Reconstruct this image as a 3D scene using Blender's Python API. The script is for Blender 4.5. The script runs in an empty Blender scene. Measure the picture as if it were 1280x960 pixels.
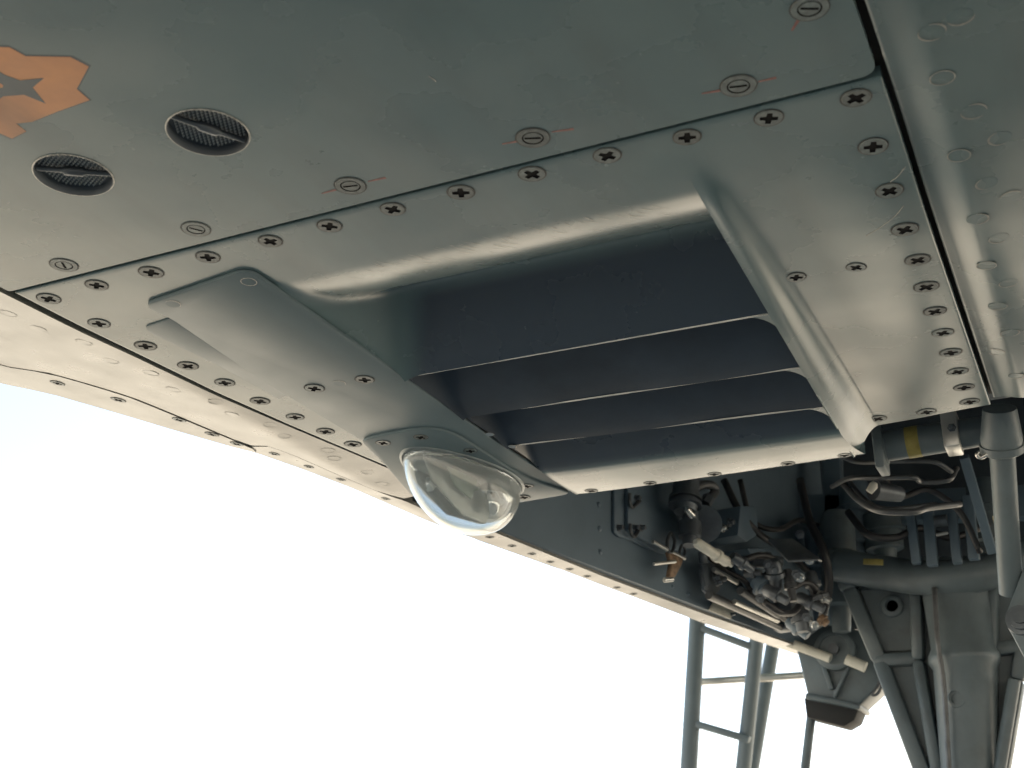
import bpy, bmesh, math, random
from mathutils import Vector, Matrix, Euler
random.seed(7)
R = math.radians
SC = bpy.context.scene
COL = SC.collection
ZB = 1.50                      # height of the belly skin above the ground

# ------------------------------------------------------------------ camera
cd = bpy.data.cameras.new('camera'); cam = bpy.data.objects.new('camera', cd); COL.objects.link(cam)
cd.sensor_width = 36; cd.lens = 44.44; cd.clip_start = 0.02; cd.clip_end = 6000
cam.location = (0, 0, ZB - 0.36)
cam.rotation_euler = (Matrix.Rotation(R(25.38), 3, 'Z') @ Matrix.Rotation(R(90 + 22.38), 3, 'X') @ Matrix.Rotation(R(0.3), 3, 'Z')).to_euler()
cd.dof.use_dof = True; cd.dof.focus_distance = 0.92; cd.dof.aperture_fstop = 20
SC.camera = cam

# ------------------------------------------------------------------ sky, sun, exposure
SUN_AZ = Vector((0.25, 0.97)).normalized(); SUN_EL = R(48)
wd = bpy.data.worlds.new('World'); SC.world = wd; wd.use_nodes = True
nt = wd.node_tree; bg = nt.nodes['Background']
sky = nt.nodes.new('ShaderNodeTexSky'); sky.sky_type = 'NISHITA'; sky.sun_disc = False
sky.sun_elevation = SUN_EL; sky.sun_rotation = math.atan2(SUN_AZ.x, SUN_AZ.y)
sky.air_density = 1.0; sky.dust_density = 1.6; sky.ozone_density = 1.0
nt.links.new(sky.outputs[0], bg.inputs[0]); bg.inputs[1].default_value = 0.072
sl = bpy.data.lights.new('sun', 'SUN'); sl.energy = 4.0; sl.angle = R(0.53); sl.color = (1, 0.94, 0.84)
sun = bpy.data.objects.new('sun', sl); COL.objects.link(sun); sun.location = (-6, 5, 9)
sv = Vector((SUN_AZ.x * math.cos(SUN_EL), SUN_AZ.y * math.cos(SUN_EL), math.sin(SUN_EL)))
sun.rotation_euler = sv.to_track_quat('Z', 'Y').to_euler()
vs = SC.view_settings; vs.view_transform = 'Standard'; vs.look = 'None'; vs.exposure = 2.45; vs.gamma = 1; vs.use_curve_mapping = False
SC.cycles.max_bounces = 14; SC.cycles.transmission_bounces = 12; SC.cycles.diffuse_bounces = 5

# ------------------------------------------------------------------ materials
def mat(name, col, rough=0.5, metal=0.0, var=0.0, vscale=6.0, bump=0.0, bscale=300.0, spec=0.5, streak=None, col2=None, coat=0.0, wave=0.0):
    m = bpy.data.materials.new(name); m.use_nodes = True
    n = m.node_tree.nodes; l = m.node_tree.links; b = n['Principled BSDF']
    b.inputs['Base Color'].default_value = (*col, 1); b.inputs['Roughness'].default_value = rough
    b.inputs['Metallic'].default_value = metal; b.inputs['Specular IOR Level'].default_value = spec
    if coat: b.inputs['Coat Weight'].default_value = coat; b.inputs['Coat Roughness'].default_value = 0.12
    tc = n.new('ShaderNodeTexCoord'); src = None
    if var or col2:
        nz = n.new('ShaderNodeTexNoise'); nz.inputs['Scale'].default_value = vscale; nz.inputs['Detail'].default_value = 6; nz.inputs['Roughness'].default_value = 0.6
        l.new(tc.outputs['Object'], nz.inputs['Vector'])
        rp = n.new('ShaderNodeValToRGB'); rp.color_ramp.elements[0].position = 0.32; rp.color_ramp.elements[1].position = 0.68
        c2 = col2 or tuple(c * (1 - var) for c in col); c1 = col if col2 else tuple(min(1, c * (1 + var)) for c in col)
        rp.color_ramp.elements[0].color = (*c2, 1); rp.color_ramp.elements[1].color = (*c1, 1)
        l.new(nz.outputs[0], rp.inputs[0]); src = rp.outputs[0]
        mr = n.new('ShaderNodeMapRange'); mr.inputs[3].default_value = max(0.02, rough - 0.10); mr.inputs[4].default_value = rough + 0.10
        n2 = n.new('ShaderNodeTexNoise'); n2.inputs['Scale'].default_value = vscale * 3.1; n2.inputs['Detail'].default_value = 8
        l.new(tc.outputs['Object'], n2.inputs['Vector']); l.new(n2.outputs[0], mr.inputs[0]); l.new(mr.outputs[0], b.inputs['Roughness'])
    if streak:                       # grime streaks and specks that lie on the paint
        mp = n.new('ShaderNodeMapping'); mp.inputs['Scale'].default_value = (22, 4, 22); mp.inputs['Rotation'].default_value = (0, 0, R(4))
        l.new(tc.outputs['Object'], mp.inputs[0])
        ns = n.new('ShaderNodeTexNoise'); ns.inputs['Scale'].default_value = 1.6; ns.inputs['Detail'].default_value = 5
        l.new(mp.outputs[0], ns.inputs['Vector'])
        rs = n.new('ShaderNodeValToRGB'); rs.color_ramp.elements[0].position = 0.48; rs.color_ramp.elements[1].position = 0.78
        rs.color_ramp.elements[0].color = (0, 0, 0, 1); rs.color_ramp.elements[1].color = (streak, streak, streak, 1)
        l.new(ns.outputs[0], rs.inputs[0])
        mx = n.new('ShaderNodeMixRGB'); mx.inputs[2].default_value = (0.045, 0.045, 0.042, 1)
        l.new(rs.outputs[0], mx.inputs[0]); l.new(src, mx.inputs[1]); src = mx.outputs[0]
        vo = n.new('ShaderNodeTexNoise'); vo.inputs['Scale'].default_value = 190; vo.inputs['Detail'].default_value = 2
        l.new(tc.outputs['Object'], vo.inputs['Vector'])
        rv = n.new('ShaderNodeValToRGB'); rv.color_ramp.elements[0].position = 0.70; rv.color_ramp.elements[1].position = 0.76
        rv.color_ramp.elements[0].color = (0, 0, 0, 1); rv.color_ramp.elements[1].color = (0.15, 0.15, 0.15, 1)
        l.new(vo.outputs[0], rv.inputs[0])
        m2 = n.new('ShaderNodeMixRGB'); m2.inputs[2].default_value = (0.07, 0.065, 0.055, 1)
        l.new(rv.outputs[0], m2.inputs[0]); l.new(src, m2.inputs[1]); src = m2.outputs[0]
    if src: l.new(src, b.inputs['Base Color'])
    nrm = None
    if wave:
        nw = n.new('ShaderNodeTexNoise'); nw.inputs['Scale'].default_value = 9; nw.inputs['Detail'].default_value = 1.5
        l.new(tc.outputs['Object'], nw.inputs['Vector'])
        bw = n.new('ShaderNodeBump'); bw.inputs['Strength'].default_value = 1.0; bw.inputs['Distance'].default_value = wave
        l.new(nw.outputs[0], bw.inputs['Height']); nrm = bw.outputs[0]
    if bump:
        nb = n.new('ShaderNodeTexNoise'); nb.inputs['Scale'].default_value = bscale; nb.inputs['Detail'].default_value = 4
        l.new(tc.outputs['Object'], nb.inputs['Vector'])
        bb = n.new('ShaderNodeBump'); bb.inputs['Strength'].default_value = 1.0; bb.inputs['Distance'].default_value = bump
        l.new(nb.outputs[0], bb.inputs['Height'])
        if nrm: l.new(nrm, bb.inputs['Normal'])
        nrm = bb.outputs[0]
    if nrm: l.new(nrm, b.inputs['Normal'])
    return m

def paint_shade_blend(name, base, dark, attr):     # blends dark vent paint and painted shade into a base by mesh attribute
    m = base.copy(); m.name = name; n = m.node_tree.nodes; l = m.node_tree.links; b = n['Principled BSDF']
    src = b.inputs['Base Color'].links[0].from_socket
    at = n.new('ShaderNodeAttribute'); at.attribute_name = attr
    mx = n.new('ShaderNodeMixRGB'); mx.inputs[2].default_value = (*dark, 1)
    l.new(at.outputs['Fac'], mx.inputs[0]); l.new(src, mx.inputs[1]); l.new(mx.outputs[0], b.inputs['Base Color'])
    return m

G1 = (0.102, 0.154, 0.163); G2 = (0.082, 0.129, 0.141)
M = {}
M['paint'] = mat('grey_paint', G1, 0.27, 0.0, col2=G2, vscale=5, bump=0.00002, bscale=350, streak=0.24, wave=0.0010, spec=0.65)
M['plate'] = mat('bluegrey_paint', (0.105, 0.152, 0.170), 0.42, col2=(0.086, 0.128, 0.145), vscale=7, bump=0.00002, bscale=400, streak=0.12, wave=0.0005, spec=0.35)
M['skin'] = mat('lit_grey_paint', (0.215, 0.215, 0.195), 0.30, col2=(0.175, 0.175, 0.16), vscale=9, bump=0.00006, bscale=350, streak=0.25, wave=0.001, spec=0.65)  # paler base: ground light on the side strips put into the colour
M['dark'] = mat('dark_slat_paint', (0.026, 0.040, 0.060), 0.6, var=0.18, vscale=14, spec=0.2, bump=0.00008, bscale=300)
M['lip'] = paint_shade_blend('lip_shade_paint', M['paint'], (0.026, 0.040, 0.060), 'paint_shade_mask')  # dark on steep lip and recess side is shade put into the colour
M['edge'] = mat('edge_glint', (0.55, 0.55, 0.53), 0.35, 0.6, var=0.2, vscale=60)  # pale metal tone for light caught on the slat edges
M['ring'] = mat('glint_scratch_paint', (0.30, 0.30, 0.28), 0.4, 0.3, var=0.4, vscale=300)  # painted rivet highlights; scratches and vent rims share this tone
M['gap'] = mat('black_backing', (0.012, 0.012, 0.013), 0.8)  # near-black tone of the backing sheet behind the seams
M['grime'] = mat('grime', (0.06, 0.06, 0.055), 0.7, var=0.4, vscale=200)
M['screw'] = mat('screw_paint', (0.080, 0.105, 0.108), 0.42, 0.0, var=0.45, vscale=170, bump=0.0002, bscale=500)
M['slot'] = mat('recess_shade', (0.004, 0.004, 0.005), 0.8, spec=0.1)  # near-black puts the shade of a deeper recess into the colour
M['steel'] = mat('bare_steel', (0.62, 0.61, 0.58), 0.28, 1.0, var=0.2, vscale=40)
M['dsteel'] = mat('dull_steel', (0.12, 0.135, 0.15), 0.45, 0.6, var=0.3, vscale=30)
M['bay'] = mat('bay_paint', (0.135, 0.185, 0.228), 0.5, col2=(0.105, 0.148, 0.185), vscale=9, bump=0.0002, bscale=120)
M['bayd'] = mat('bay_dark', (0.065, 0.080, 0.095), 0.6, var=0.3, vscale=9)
M['gear'] = mat('gear_paint', (0.140, 0.175, 0.190), 0.45, col2=(0.095, 0.122, 0.135), vscale=8, bump=0.0006, bscale=90, streak=0.3)
M['hose'] = mat('black_hose', (0.03, 0.03, 0.032), 0.45)
M['pipe'] = mat('grey_pipe', (0.10, 0.105, 0.11), 0.38, 0.3, var=0.3, vscale=40)
M['yellow'] = mat('yellow_band', (0.27, 0.225, 0.06), 0.5, var=0.3, vscale=60)
M['ochre'] = mat('cream_sheet', (0.62, 0.56, 0.38), 0.5, var=0.15, vscale=40)
M['white'] = mat('off_white_plate', (0.62, 0.60, 0.52), 0.5, var=0.1, vscale=60)
M['rust'] = mat('rusty_brown', (0.20, 0.13, 0.08), 0.65, var=0.5, vscale=150)
M['orange'] = mat('orange_paint', (0.56, 0.235, 0.085), 0.45, col2=(0.43, 0.18, 0.075), vscale=30, streak=0.5)
M['stargrey'] = mat('emblem_grey', (0.055, 0.075, 0.09), 0.45, var=0.1, vscale=40)
M['red'] = mat('red_witness_mark', (0.20, 0.075, 0.065), 0.5, var=0.4, vscale=300)
M['meshgrey'] = mat('mesh_grey', (0.55, 0.56, 0.55), 0.45, 0.2)
M['rubber'] = mat('rubber', (0.02, 0.02, 0.02), 0.75)
M['ladder'] = mat('ladder_paint', (0.12, 0.155, 0.175), 0.45, var=0.1, vscale=10)
M['alu'] = mat('aluminium', (0.5, 0.5, 0.48), 0.35, 0.7, var=0.15, vscale=30)
M['ground'] = mat('concrete', (0.545, 0.475, 0.365), 0.85, col2=(0.46, 0.40, 0.305), vscale=0.8, bump=0.002, bscale=40)
# lamp glass
g = bpy.data.materials.new('clear_glass'); g.use_nodes = True
gb = g.node_tree.nodes['Principled BSDF']; gb.inputs['Base Color'].default_value = (0.93, 0.97, 0.98, 1)
gb.inputs['Transmission Weight'].default_value = 1; gb.inputs['Roughness'].default_value = 0.03; gb.inputs['IOR'].default_value = 1.46
n_ = g.node_tree.nodes; l_ = g.node_tree.links      # sun-crazed, slightly milky glass
df = n_.new('ShaderNodeBsdfDiffuse'); df.inputs[0].default_value = (0.75, 0.8, 0.8, 1); tl = n_.new('ShaderNodeBsdfTranslucent'); tl.inputs[0].default_value = (0.8, 0.84, 0.85, 1)
m1 = n_.new('ShaderNodeMixShader'); m1.inputs[0].default_value = 0.5; l_.new(df.outputs[0], m1.inputs[1]); l_.new(tl.outputs[0], m1.inputs[2])
m2 = n_.new('ShaderNodeMixShader'); m2.inputs[0].default_value = 0.27; l_.new(gb.outputs[0], m2.inputs[1]); l_.new(m1.outputs[0], m2.inputs[2])
l_.new(m2.outputs[0], n_['Material Output'].inputs[0])
M['glass'] = g
M['mirror'] = mat('lamp_reflector', (0.85, 0.86, 0.86), 0.12, 1.0)
M['lampgrey'] = mat('lamp_holder', (0.16, 0.19, 0.20), 0.35, 0.3, var=0.2, vscale=60)
M['lens_inner'] = mat('lamp_filter', (0.38, 0.45, 0.36), 0.25, var=0.2, vscale=40)

# ------------------------------------------------------------------ helpers
def B(p, h=None):
    if len(p) == 2: return Vector((p[0], p[1], ZB + (h or 0)))
    return Vector((p[0], p[1], ZB + p[2]))

def link(name, me, parent=None, label=None):
    o = bpy.data.objects.new(name, me); COL.objects.link(o)
    if parent is not None: o.parent = parent
    if label: o['label'] = label
    return o

def mesh(name, verts, faces, ms, parent=None, smooth=False, mi=None, label=None):
    me = bpy.data.meshes.new(name); me.from_pydata([tuple(v) for v in verts], [], faces)
    for m in (ms if isinstance(ms, (list, tuple)) else [ms]): me.materials.append(m)
    if smooth: me.polygons.foreach_set('use_smooth', [True] * len(me.polygons))
    if mi: me.polygons.foreach_set('material_index', mi)
    me.update()
    return link(name, me, parent, label)

def from_bm(name, bm, ms, parent=None, smooth=None, label=None):
    bmesh.ops.recalc_face_normals(bm, faces=bm.faces)
    me = bpy.data.meshes.new(name); bm.to_mesh(me); bm.free()
    for m in (ms if isinstance(ms, (list, tuple)) else [ms]): me.materials.append(m)
    if smooth is not None:
        me.polygons.foreach_set('use_smooth', [True] * len(me.polygons)); me.set_sharp_from_angle(angle=R(smooth))
    return link(name, me, parent, label)

def plate(name, outline, hb, thick, m, parent=None, holes=(), bevel=0.0, label=None):
    """flat plate seen from below: outline (x,y), lower face at height hb (number or function of x,y), thickness upwards"""
    hf = hb if callable(hb) else (lambda x, y: hb)
    bm = bmesh.new(); loops = [outline] + list(holes); edges = []
    for lp in loops:
        vv = [bm.verts.new(B((p[0], p[1]), hf(p[0], p[1]))) for p in lp]
        for i in range(len(vv)): edges.append(bm.edges.new((vv[i], vv[(i + 1) % len(vv)])))
    if holes: bmesh.ops.triangle_fill(bm, edges=edges, use_beauty=True)
    else: bm.faces.new(list(bm.verts))
    low = list(bm.verts)
    r = bmesh.ops.extrude_face_region(bm, geom=list(bm.faces))
    for v in r['geom']:
        if isinstance(v, bmesh.types.BMVert): v.co.z += thick
    bmesh.ops.recalc_face_normals(bm, faces=bm.faces)
    if bevel and not holes:
        ls = set(low); es = [e for e in bm.edges if e.verts[0] in ls and e.verts[1] in ls]
        bmesh.ops.bevel(bm, geom=es, offset=bevel, segments=2, affect='EDGES', profile=0.5)
    return from_bm(name, bm, m, parent, 35, label)

def frame_axes(d):
    d = d.normalized(); a = Vector((0, 0, 1)) if abs(d.z) < 0.9 else Vector((1, 0, 0))
    x = d.cross(a).normalized(); return x, d.cross(x).normalized()

def bm_cyl(bm, p0, p1, r0, r1=None, seg=16, caps=True):
    r1 = r0 if r1 is None else r1; p0 = Vector(p0); p1 = Vector(p1); x, y = frame_axes(p1 - p0)
    a = []; b = []
    for i in range(seg):
        t = 2 * math.pi * i / seg; o = x * math.cos(t) + y * math.sin(t)
        a.append(bm.verts.new(p0 + o * r0)); b.append(bm.verts.new(p1 + o * r1))
    for i in range(seg): bm.faces.new((a[i], a[(i + 1) % seg], b[(i + 1) % seg], b[i]))
    if caps: bm.faces.new(a[::-1]); bm.faces.new(b)

def rod(name, pts, m, parent, seg=16, label=None):
    """turned rod: list of (point, radius) along a line"""
    bm = bmesh.new(); prev = None; P0 = Vector(pts[0][0]); x, y = frame_axes(Vector(pts[-1][0]) - P0); first = None
    for p, r in pts:
        ring = [bm.verts.new(Vector(p) + (x * math.cos(2 * math.pi * i / seg) + y * math.sin(2 * math.pi * i / seg)) * r) for i in range(seg)]
        if prev:
            for i in range(seg): bm.faces.new((prev[i], prev[(i + 1) % seg], ring[(i + 1) % seg], ring[i]))
        else: first = ring
        prev = ring
    bm.faces.new(first[::-1]); bm.faces.new(prev)
    return from_bm(name, bm, m, parent, 40, label)

def tube(name, pts, r, m, parent, seg=10, sub=6, label=None, closed=False):
    P = [Vector(p) for p in pts]; n = len(P); path = []
    rng = range(n if closed else n - 1)
    for i in rng:
        p0 = P[(i - 1) % n] if (closed or i > 0) else P[0] * 2 - P[1]; p1 = P[i]; p2 = P[(i + 1) % n]
        p3 = P[(i + 2) % n] if (closed or i + 2 < n) else P[-1] * 2 - P[-2]
        for k in range(sub):
            t = k / sub
            path.append(0.5 * ((2 * p1) + (p2 - p0) * t + (2 * p0 - 5 * p1 + 4 * p2 - p3) * t * t + (3 * p1 - p0 - 3 * p2 + p3) * t ** 3))
    if not closed: path.append(P[-1])
    verts = []; faces = []; N = len(path)
    up = Vector((0.13, 0.21, 0.97)).normalized()
    for i, p in enumerate(path):
        d = (path[(i + 1) % N] - path[i - 1]) if closed or 0 < i < N - 1 else (path[1] - path[0] if i == 0 else path[-1] - path[-2])
        d.normalize(); x = d.cross(up).normalized(); y = d.cross(x)
        for k in range(seg):
            t = 2 * math.pi * k / seg; verts.append(p + (x * math.cos(t) + y * math.sin(t)) * r)
    for i in range(N if closed else N - 1):
        j = (i + 1) % N
        for k in range(seg): faces.append((i * seg + k, i * seg + (k + 1) % seg, j * seg + (k + 1) % seg, j * seg + k))
    if not closed: faces.append(tuple(range(seg))[::-1]); faces.append(tuple((N - 1) * seg + k for k in range(seg)))
    return mesh(name, verts, faces, m, parent, True, label=label)

def bm_box(bm, c, ax, sx, sy, sz):
    X, Y, Z = ax; vv = []
    for i in (-1, 1):
        for j in (-1, 1):
            for k in (-1, 1): vv.append(bm.verts.new(Vector(c) + X * i * sx / 2 + Y * j * sy / 2 + Z * k * sz / 2))
    for f in ((0, 1, 3, 2), (4, 6, 7, 5), (0, 4, 5, 1), (2, 3, 7, 6), (0, 2, 6, 4), (1, 5, 7, 3)): bm.faces.new([vv[i] for i in f])

def bar(name, p0, p1, w, d, m, parent, bev=0.0015, ref=Vector((0, -1, 0)), label=None):
    p0 = Vector(p0); p1 = Vector(p1); Z = (p1 - p0); L = Z.length; Z.normalize(); X = Z.cross(ref).normalized(); Y = Z.cross(X)
    bm = bmesh.new(); bm_box(bm, (p0 + p1) / 2, (X, Y, Z), w, d, L)
    bmesh.ops.recalc_face_normals(bm, faces=bm.faces)
    if bev: bmesh.ops.bevel(bm, geom=list(bm.edges), offset=bev, segments=2, affect='EDGES', profile=0.5)
    return from_bm(name, bm, m, parent, 40, label)

def slab(name, pts, nrm, thick, m, parent, bev=0.001, label=None):
    """polygon of 3D points extruded along nrm"""
    bm = bmesh.new(); f = bm.faces.new([bm.verts.new(Vector(p)) for p in pts])
    r = bmesh.ops.extrude_face_region(bm, geom=[f])
    for v in r['geom']:
        if isinstance(v, bmesh.types.BMVert): v.co += Vector(nrm) * thick
    bmesh.ops.recalc_face_normals(bm, faces=bm.faces)
    if bev: bmesh.ops.bevel(bm, geom=list(bm.edges), offset=bev, segments=2, affect='EDGES', profile=0.5)
    return from_bm(name, bm, m, parent, 40, label)

def circle(cx, cy, r, n=24, a0=0): return [(cx + r * math.cos(a0 + 2 * math.pi * i / n), cy + r * math.sin(a0 + 2 * math.pi * i / n)) for i in range(n)]

def round_corners(poly, rads, n=5):
    out = []; N = len(poly)
    for i, p in enumerate(poly):
        r = rads[i] if isinstance(rads, (list, tuple)) else rads
        p = Vector(p); a = (Vector(poly[i - 1]) - p); b = (Vector(poly[(i + 1) % N]) - p)
        k = min(r, a.length * 0.45, b.length * 0.45)
        if k < 1e-5: out.append(tuple(p)); continue
        A = p + a.normalized() * k; C = p + b.normalized() * k
        for j in range(n + 1):
            t = j / n; q = A * (1 - t) ** 2 + p * 2 * t * (1 - t) + C * t * t; out.append(tuple(q))
    return out

def lin(a, b, t): return a + (b - a) * t
def clamp(t): return max(0.0, min(1.0, t))
def sstep(a, b, t): t = clamp((t - a) / (b - a)); return t * t * (3 - 2 * t)

# ------------------------------------------------------------------ ground
gr = mesh('ground', [(-2500, -2500, 0), (2500, -2500, 0), (2500, 2500, 0), (-2500, 2500, 0)], [(0, 1, 2, 3)], M['ground']); gr['kind'] = 'structure'

# ------------------------------------------------------------------ the aircraft
air = bpy.data.objects.new('aircraft', None); COL.objects.link(air); air.empty_display_size = 0.3
air['label'] = 'underside of a grey military jet with vent, landing light and open wheel bay'
air['category'] = 'aircraft'

def part(name, label=None):
    o = bpy.data.objects.new(name, None); COL.objects.link(o); o.parent = air; o.empty_display_size = 0.02
    if label: o['label'] = label
    return o

def yr(x): return 0.985 - 0.0826 * (x + 0.055)            # rear edge of the vent panel
def hp(y): return -0.0022 - 0.013 * clamp((y - 0.56) / 0.46)  # the mounting plate slopes down towards the bay
def xl(y): return -0.4424 + 0.0274 * clamp((y - 0.58) / 0.427)
XR = -0.165; XF = -0.146
def dr(y): return 0.0240 * clamp((y - 0.572) / 0.42)         # how far the right rail stands proud
def edge_x(y): return -0.722 + 0.235 * (y - 0.627)           # outer edge of the fuselage underside in plan

# fastener prototypes ------------------------------------------------
def make_screw(r=0.0070):
    bm = bmesh.new(); n = 28
    lw = r * 0.19; la = r * 0.66
    cross = []
    for q in range(4):
        a = q * math.pi / 2; ca, sa = math.cos(a), math.sin(a)
        for (u, v) in ((la, -lw), (la, lw), (lw * 1.25, lw * 1.25)): cross.append((u * ca - v * sa, u * sa + v * ca))
    ov = [bm.verts.new((x, y, -0.00050)) for x, y in circle(0, 0, r * 0.95, n)]
    cv = [bm.verts.new((x, y, -0.00050)) for x, y in cross]
    ed = [bm.edges.new((l[i], l[(i + 1) % len(l)])) for l in (ov, cv) for i in range(len(l))]
    bmesh.ops.triangle_fill(bm, edges=ed, use_beauty=True)
    for f in bm.faces: f.material_index = 0
    o2 = [bm.verts.new((x, y, 0.0003)) for x, y in circle(0, 0, r, n)]
    for i in range(n): bm.faces.new((ov[i], ov[(i + 1) % n], o2[(i + 1) % n], o2[i])).material_index = 0
    c2 = [bm.verts.new((x * 0.97, y * 0.97, -0.00002)) for x, y in cross]
    for i in range(12): bm.faces.new((cv[i], cv[(i + 1) % 12], c2[(i + 1) % 12], c2[i])).material_index = 1
    bm.faces.new(c2).material_index = 1
    g1 = [bm.verts.new((x, y, -0.00008)) for x, y in circle(0, 0, r * 0.99, n)]; g2 = [bm.verts.new((x, y, -0.00008)) for x, y in circle(0, 0, r * 1.11, n)]
    for i in range(n): bm.faces.new((g1[i], g1[(i + 1) % n], g2[(i + 1) % n], g2[i])).material_index = 2
    bmesh.ops.recalc_face_normals(bm, faces=bm.faces)
    me = bpy.data.meshes.new('screw'); bm.to_mesh(me); bm.free()
    for k in ('screw', 'slot', 'grime'): me.materials.append(M[k])
    return me
def make_slotted(r=0.0085):
    bm = bmesh.new(); n = 28
    def ring(ra, za, rb, zb, mi):
        a = [bm.verts.new((x, y, za)) for x, y in circle(0, 0, ra, n)]; b = [bm.verts.new((x, y, zb)) for x, y in circle(0, 0, rb, n)]
        for i in range(n): bm.faces.new((a[i], a[(i + 1) % n], b[(i + 1) % n], b[i])).material_index = mi
        return a, b
    ring(r * 1.00, -0.0001, r * 1.07, -0.0001, 2)
    ring(r, 0.0003, r * 0.96, -0.0004, 0); ring(r * 0.96, -0.0004, r * 0.66, -0.0004, 0)
    ring(r * 0.66, -0.0004, r * 0.58, -0.00002, 1)
    s = r * 0.56; w = s * 0.16
    ov = [bm.verts.new((x, y, -0.0003)) for x, y in circle(0, 0, s, n)]
    sl = [(-s * 0.86, -w), (s * 0.86, -w), (s * 0.86, w), (-s * 0.86, w)]
    cv = [bm.verts.new((x, y, -0.0003)) for x, y in sl]
    ed = [bm.edges.new((l[i], l[(i + 1) % len(l)])) for l in (ov, cv) for i in range(len(l))]
    k0 = len(bm.faces); bmesh.ops.triangle_fill(bm, edges=ed, use_beauty=True)
    bm.faces.ensure_lookup_table()
    for f in bm.faces[k0:]: f.material_index = 0
    c2 = [bm.verts.new((x, y, 0.00002)) for x, y in sl]
    for i in range(4): bm.faces.new((cv[i], cv[(i + 1) % 4], c2[(i + 1) % 4], c2[i])).material_index = 1
    bm.faces.new(c2).material_index = 1
    o2 = [bm.verts.new((x, y, 0.0007)) for x, y in circle(0, 0, s * 1.02, n)]
    for i in range(n): bm.faces.new((ov[i], ov[(i + 1) % n], o2[(i + 1) % n], o2[i])).material_index = 0
    bmesh.ops.recalc_face_normals(bm, faces=bm.faces)
    me = bpy.data.meshes.new('fastener'); bm.to_mesh(me); bm.free()
    for k in ('screw', 'slot', 'grime'): me.materials.append(M[k])
    return me
def make_rivet(m, r=0.0056, arcs=((0, 6.2832),)):
    """flush rivet: a barely raised disc with a broken bright ring, its edge highlight put into the colour"""
    v = []; f = []; n = 20; mi = []
    prof = [(1.0, 0.0002), (0.995, 0.00002), (0.80, 0.00002)]
    for (k, z) in prof: v += [(x, y, z) for x, y in circle(0, 0, r * k, n)]
    for j in range(len(prof) - 1):
        for i in range(n): f.append((j * n + i, j * n + (i + 1) % n, (j + 1) * n + (i + 1) % n, (j + 1) * n + i)); mi.append(0)
    f.append(tuple((len(prof) - 1) * n + i for i in range(n))); mi.append(0)
    for a0, a1 in arcs:
        k = 14; b0 = len(v)
        for i in range(k + 1):
            a = lin(a0, a1, i / k); w = 0.07 * (0.35 + math.sin(math.pi * i / k) if a1 - a0 < 6 else 0.8)
            v += [(r * (1.03 - w) * math.cos(a), r * (1.03 - w) * math.sin(a), -0.00018), (r * (1.03 + w) * math.cos(a), r * (1.03 + w) * math.sin(a), -0.00018)]
        for i in range(k): f.append((b0 + 2 * i, b0 + 2 * i + 1, b0 + 2 * i + 3, b0 + 2 * i + 2)); mi.append(1)
    me = bpy.data.meshes.new('rivet'); me.from_pydata(v, [], f); me.materials.append(m); me.materials.append(M['ring'])
    me.polygons.foreach_set('material_index', mi); me.update()
    return me
def lin(a, b, t): return a + (b - a) * t
ARCS = [((0, 6.2832),), ((0.3, 3.6),), ((3.4, 6.0),), ((0.2, 2.2), (3.0, 5.4)), ((2.6, 5.9),)]
def rivet_set(m, r=0.0056): return [make_rivet(m, r, a) for a in ARCS]
_n = M['screw'].node_tree.nodes; _l = M['screw'].node_tree.links; _b = _n['Principled BSDF']
_oi = _n.new('ShaderNodeObjectInfo'); _hv = _n.new('ShaderNodeHueSaturation'); _mr = _n.new('ShaderNodeMapRange'); _mr.inputs[3].default_value = 0.55; _mr.inputs[4].default_value = 1.25
_s = _b.inputs['Base Color'].links[0].from_socket
_l.new(_oi.outputs['Random'], _mr.inputs[0]); _l.new(_mr.outputs[0], _hv.inputs['Value']); _l.new(_s, _hv.inputs['Color']); _l.new(_hv.outputs[0], _b.inputs['Base Color'])
SCREW = make_screw(); SCREW_S = make_screw(0.0056); SLOTTED = make_slotted()
RIV_P = rivet_set(M['paint']); RIV_S = rivet_set(M['skin']); RIV_PL = rivet_set(M['plate']); RIV_B = rivet_set(M['bay'], 0.005)

def fasten(me, pts, parent, name, hf=lambda x, y: 0.0, scale=1.0, grad=False):
    for p in pts:
        o = bpy.data.objects.new(name, random.choice(me) if isinstance(me, list) else me); COL.objects.link(o); o.parent = parent
        x, y = p[0], p[1]; o.location = B((x, y), hf(x, y) - 0.0001)
        e = 0.002; nx = (hf(x + e, y) - hf(x - e, y)) / (2 * e); ny = (hf(x, y + e) - hf(x, y - e)) / (2 * e)
        q = Vector((-nx, -ny, 1)).normalized()
        o.rotation_mode = 'QUATERNION'; o.rotation_quaternion = q.to_track_quat('Z', 'Y') @ Euler((0, 0, random.uniform(0, 6.28))).to_quaternion()
        s = scale * random.uniform(0.96, 1.05); o.scale = (s, s, scale)

# inner shell that closes the fuselage above the skins -----------------
shell = part('fuselage_shell', 'dark inner structure above the skin panels')
so = [(-0.55, 0.99), (-0.59, 0.75), (-0.612, 0.50), (-0.65, -0.5), (-0.65, -3.0), (3.2, -3.0), (3.2, 0.985), (-0.140, 0.985), (-0.140, 0.556), (-0.455, 0.556), (-0.455, 0.99)]
plate('backing', so, 0.010, 0.012, M['gap'], shell)
top = [(edge_x(2.05) + 0.03, 2.05), (edge_x(-3) + 0.02, -3.0), (3.2, -3.0), (3.2, 2.05)]
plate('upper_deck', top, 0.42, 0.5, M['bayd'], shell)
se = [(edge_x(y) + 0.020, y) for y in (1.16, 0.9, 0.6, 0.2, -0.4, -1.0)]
plate('fuselage_side', se + [(x + 0.012, y) for x, y in reversed(se)], lambda x, y: 0.18 * max(0.0, -0.602 - x) + 0.002, 0.44, M['bayd'], shell)
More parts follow.
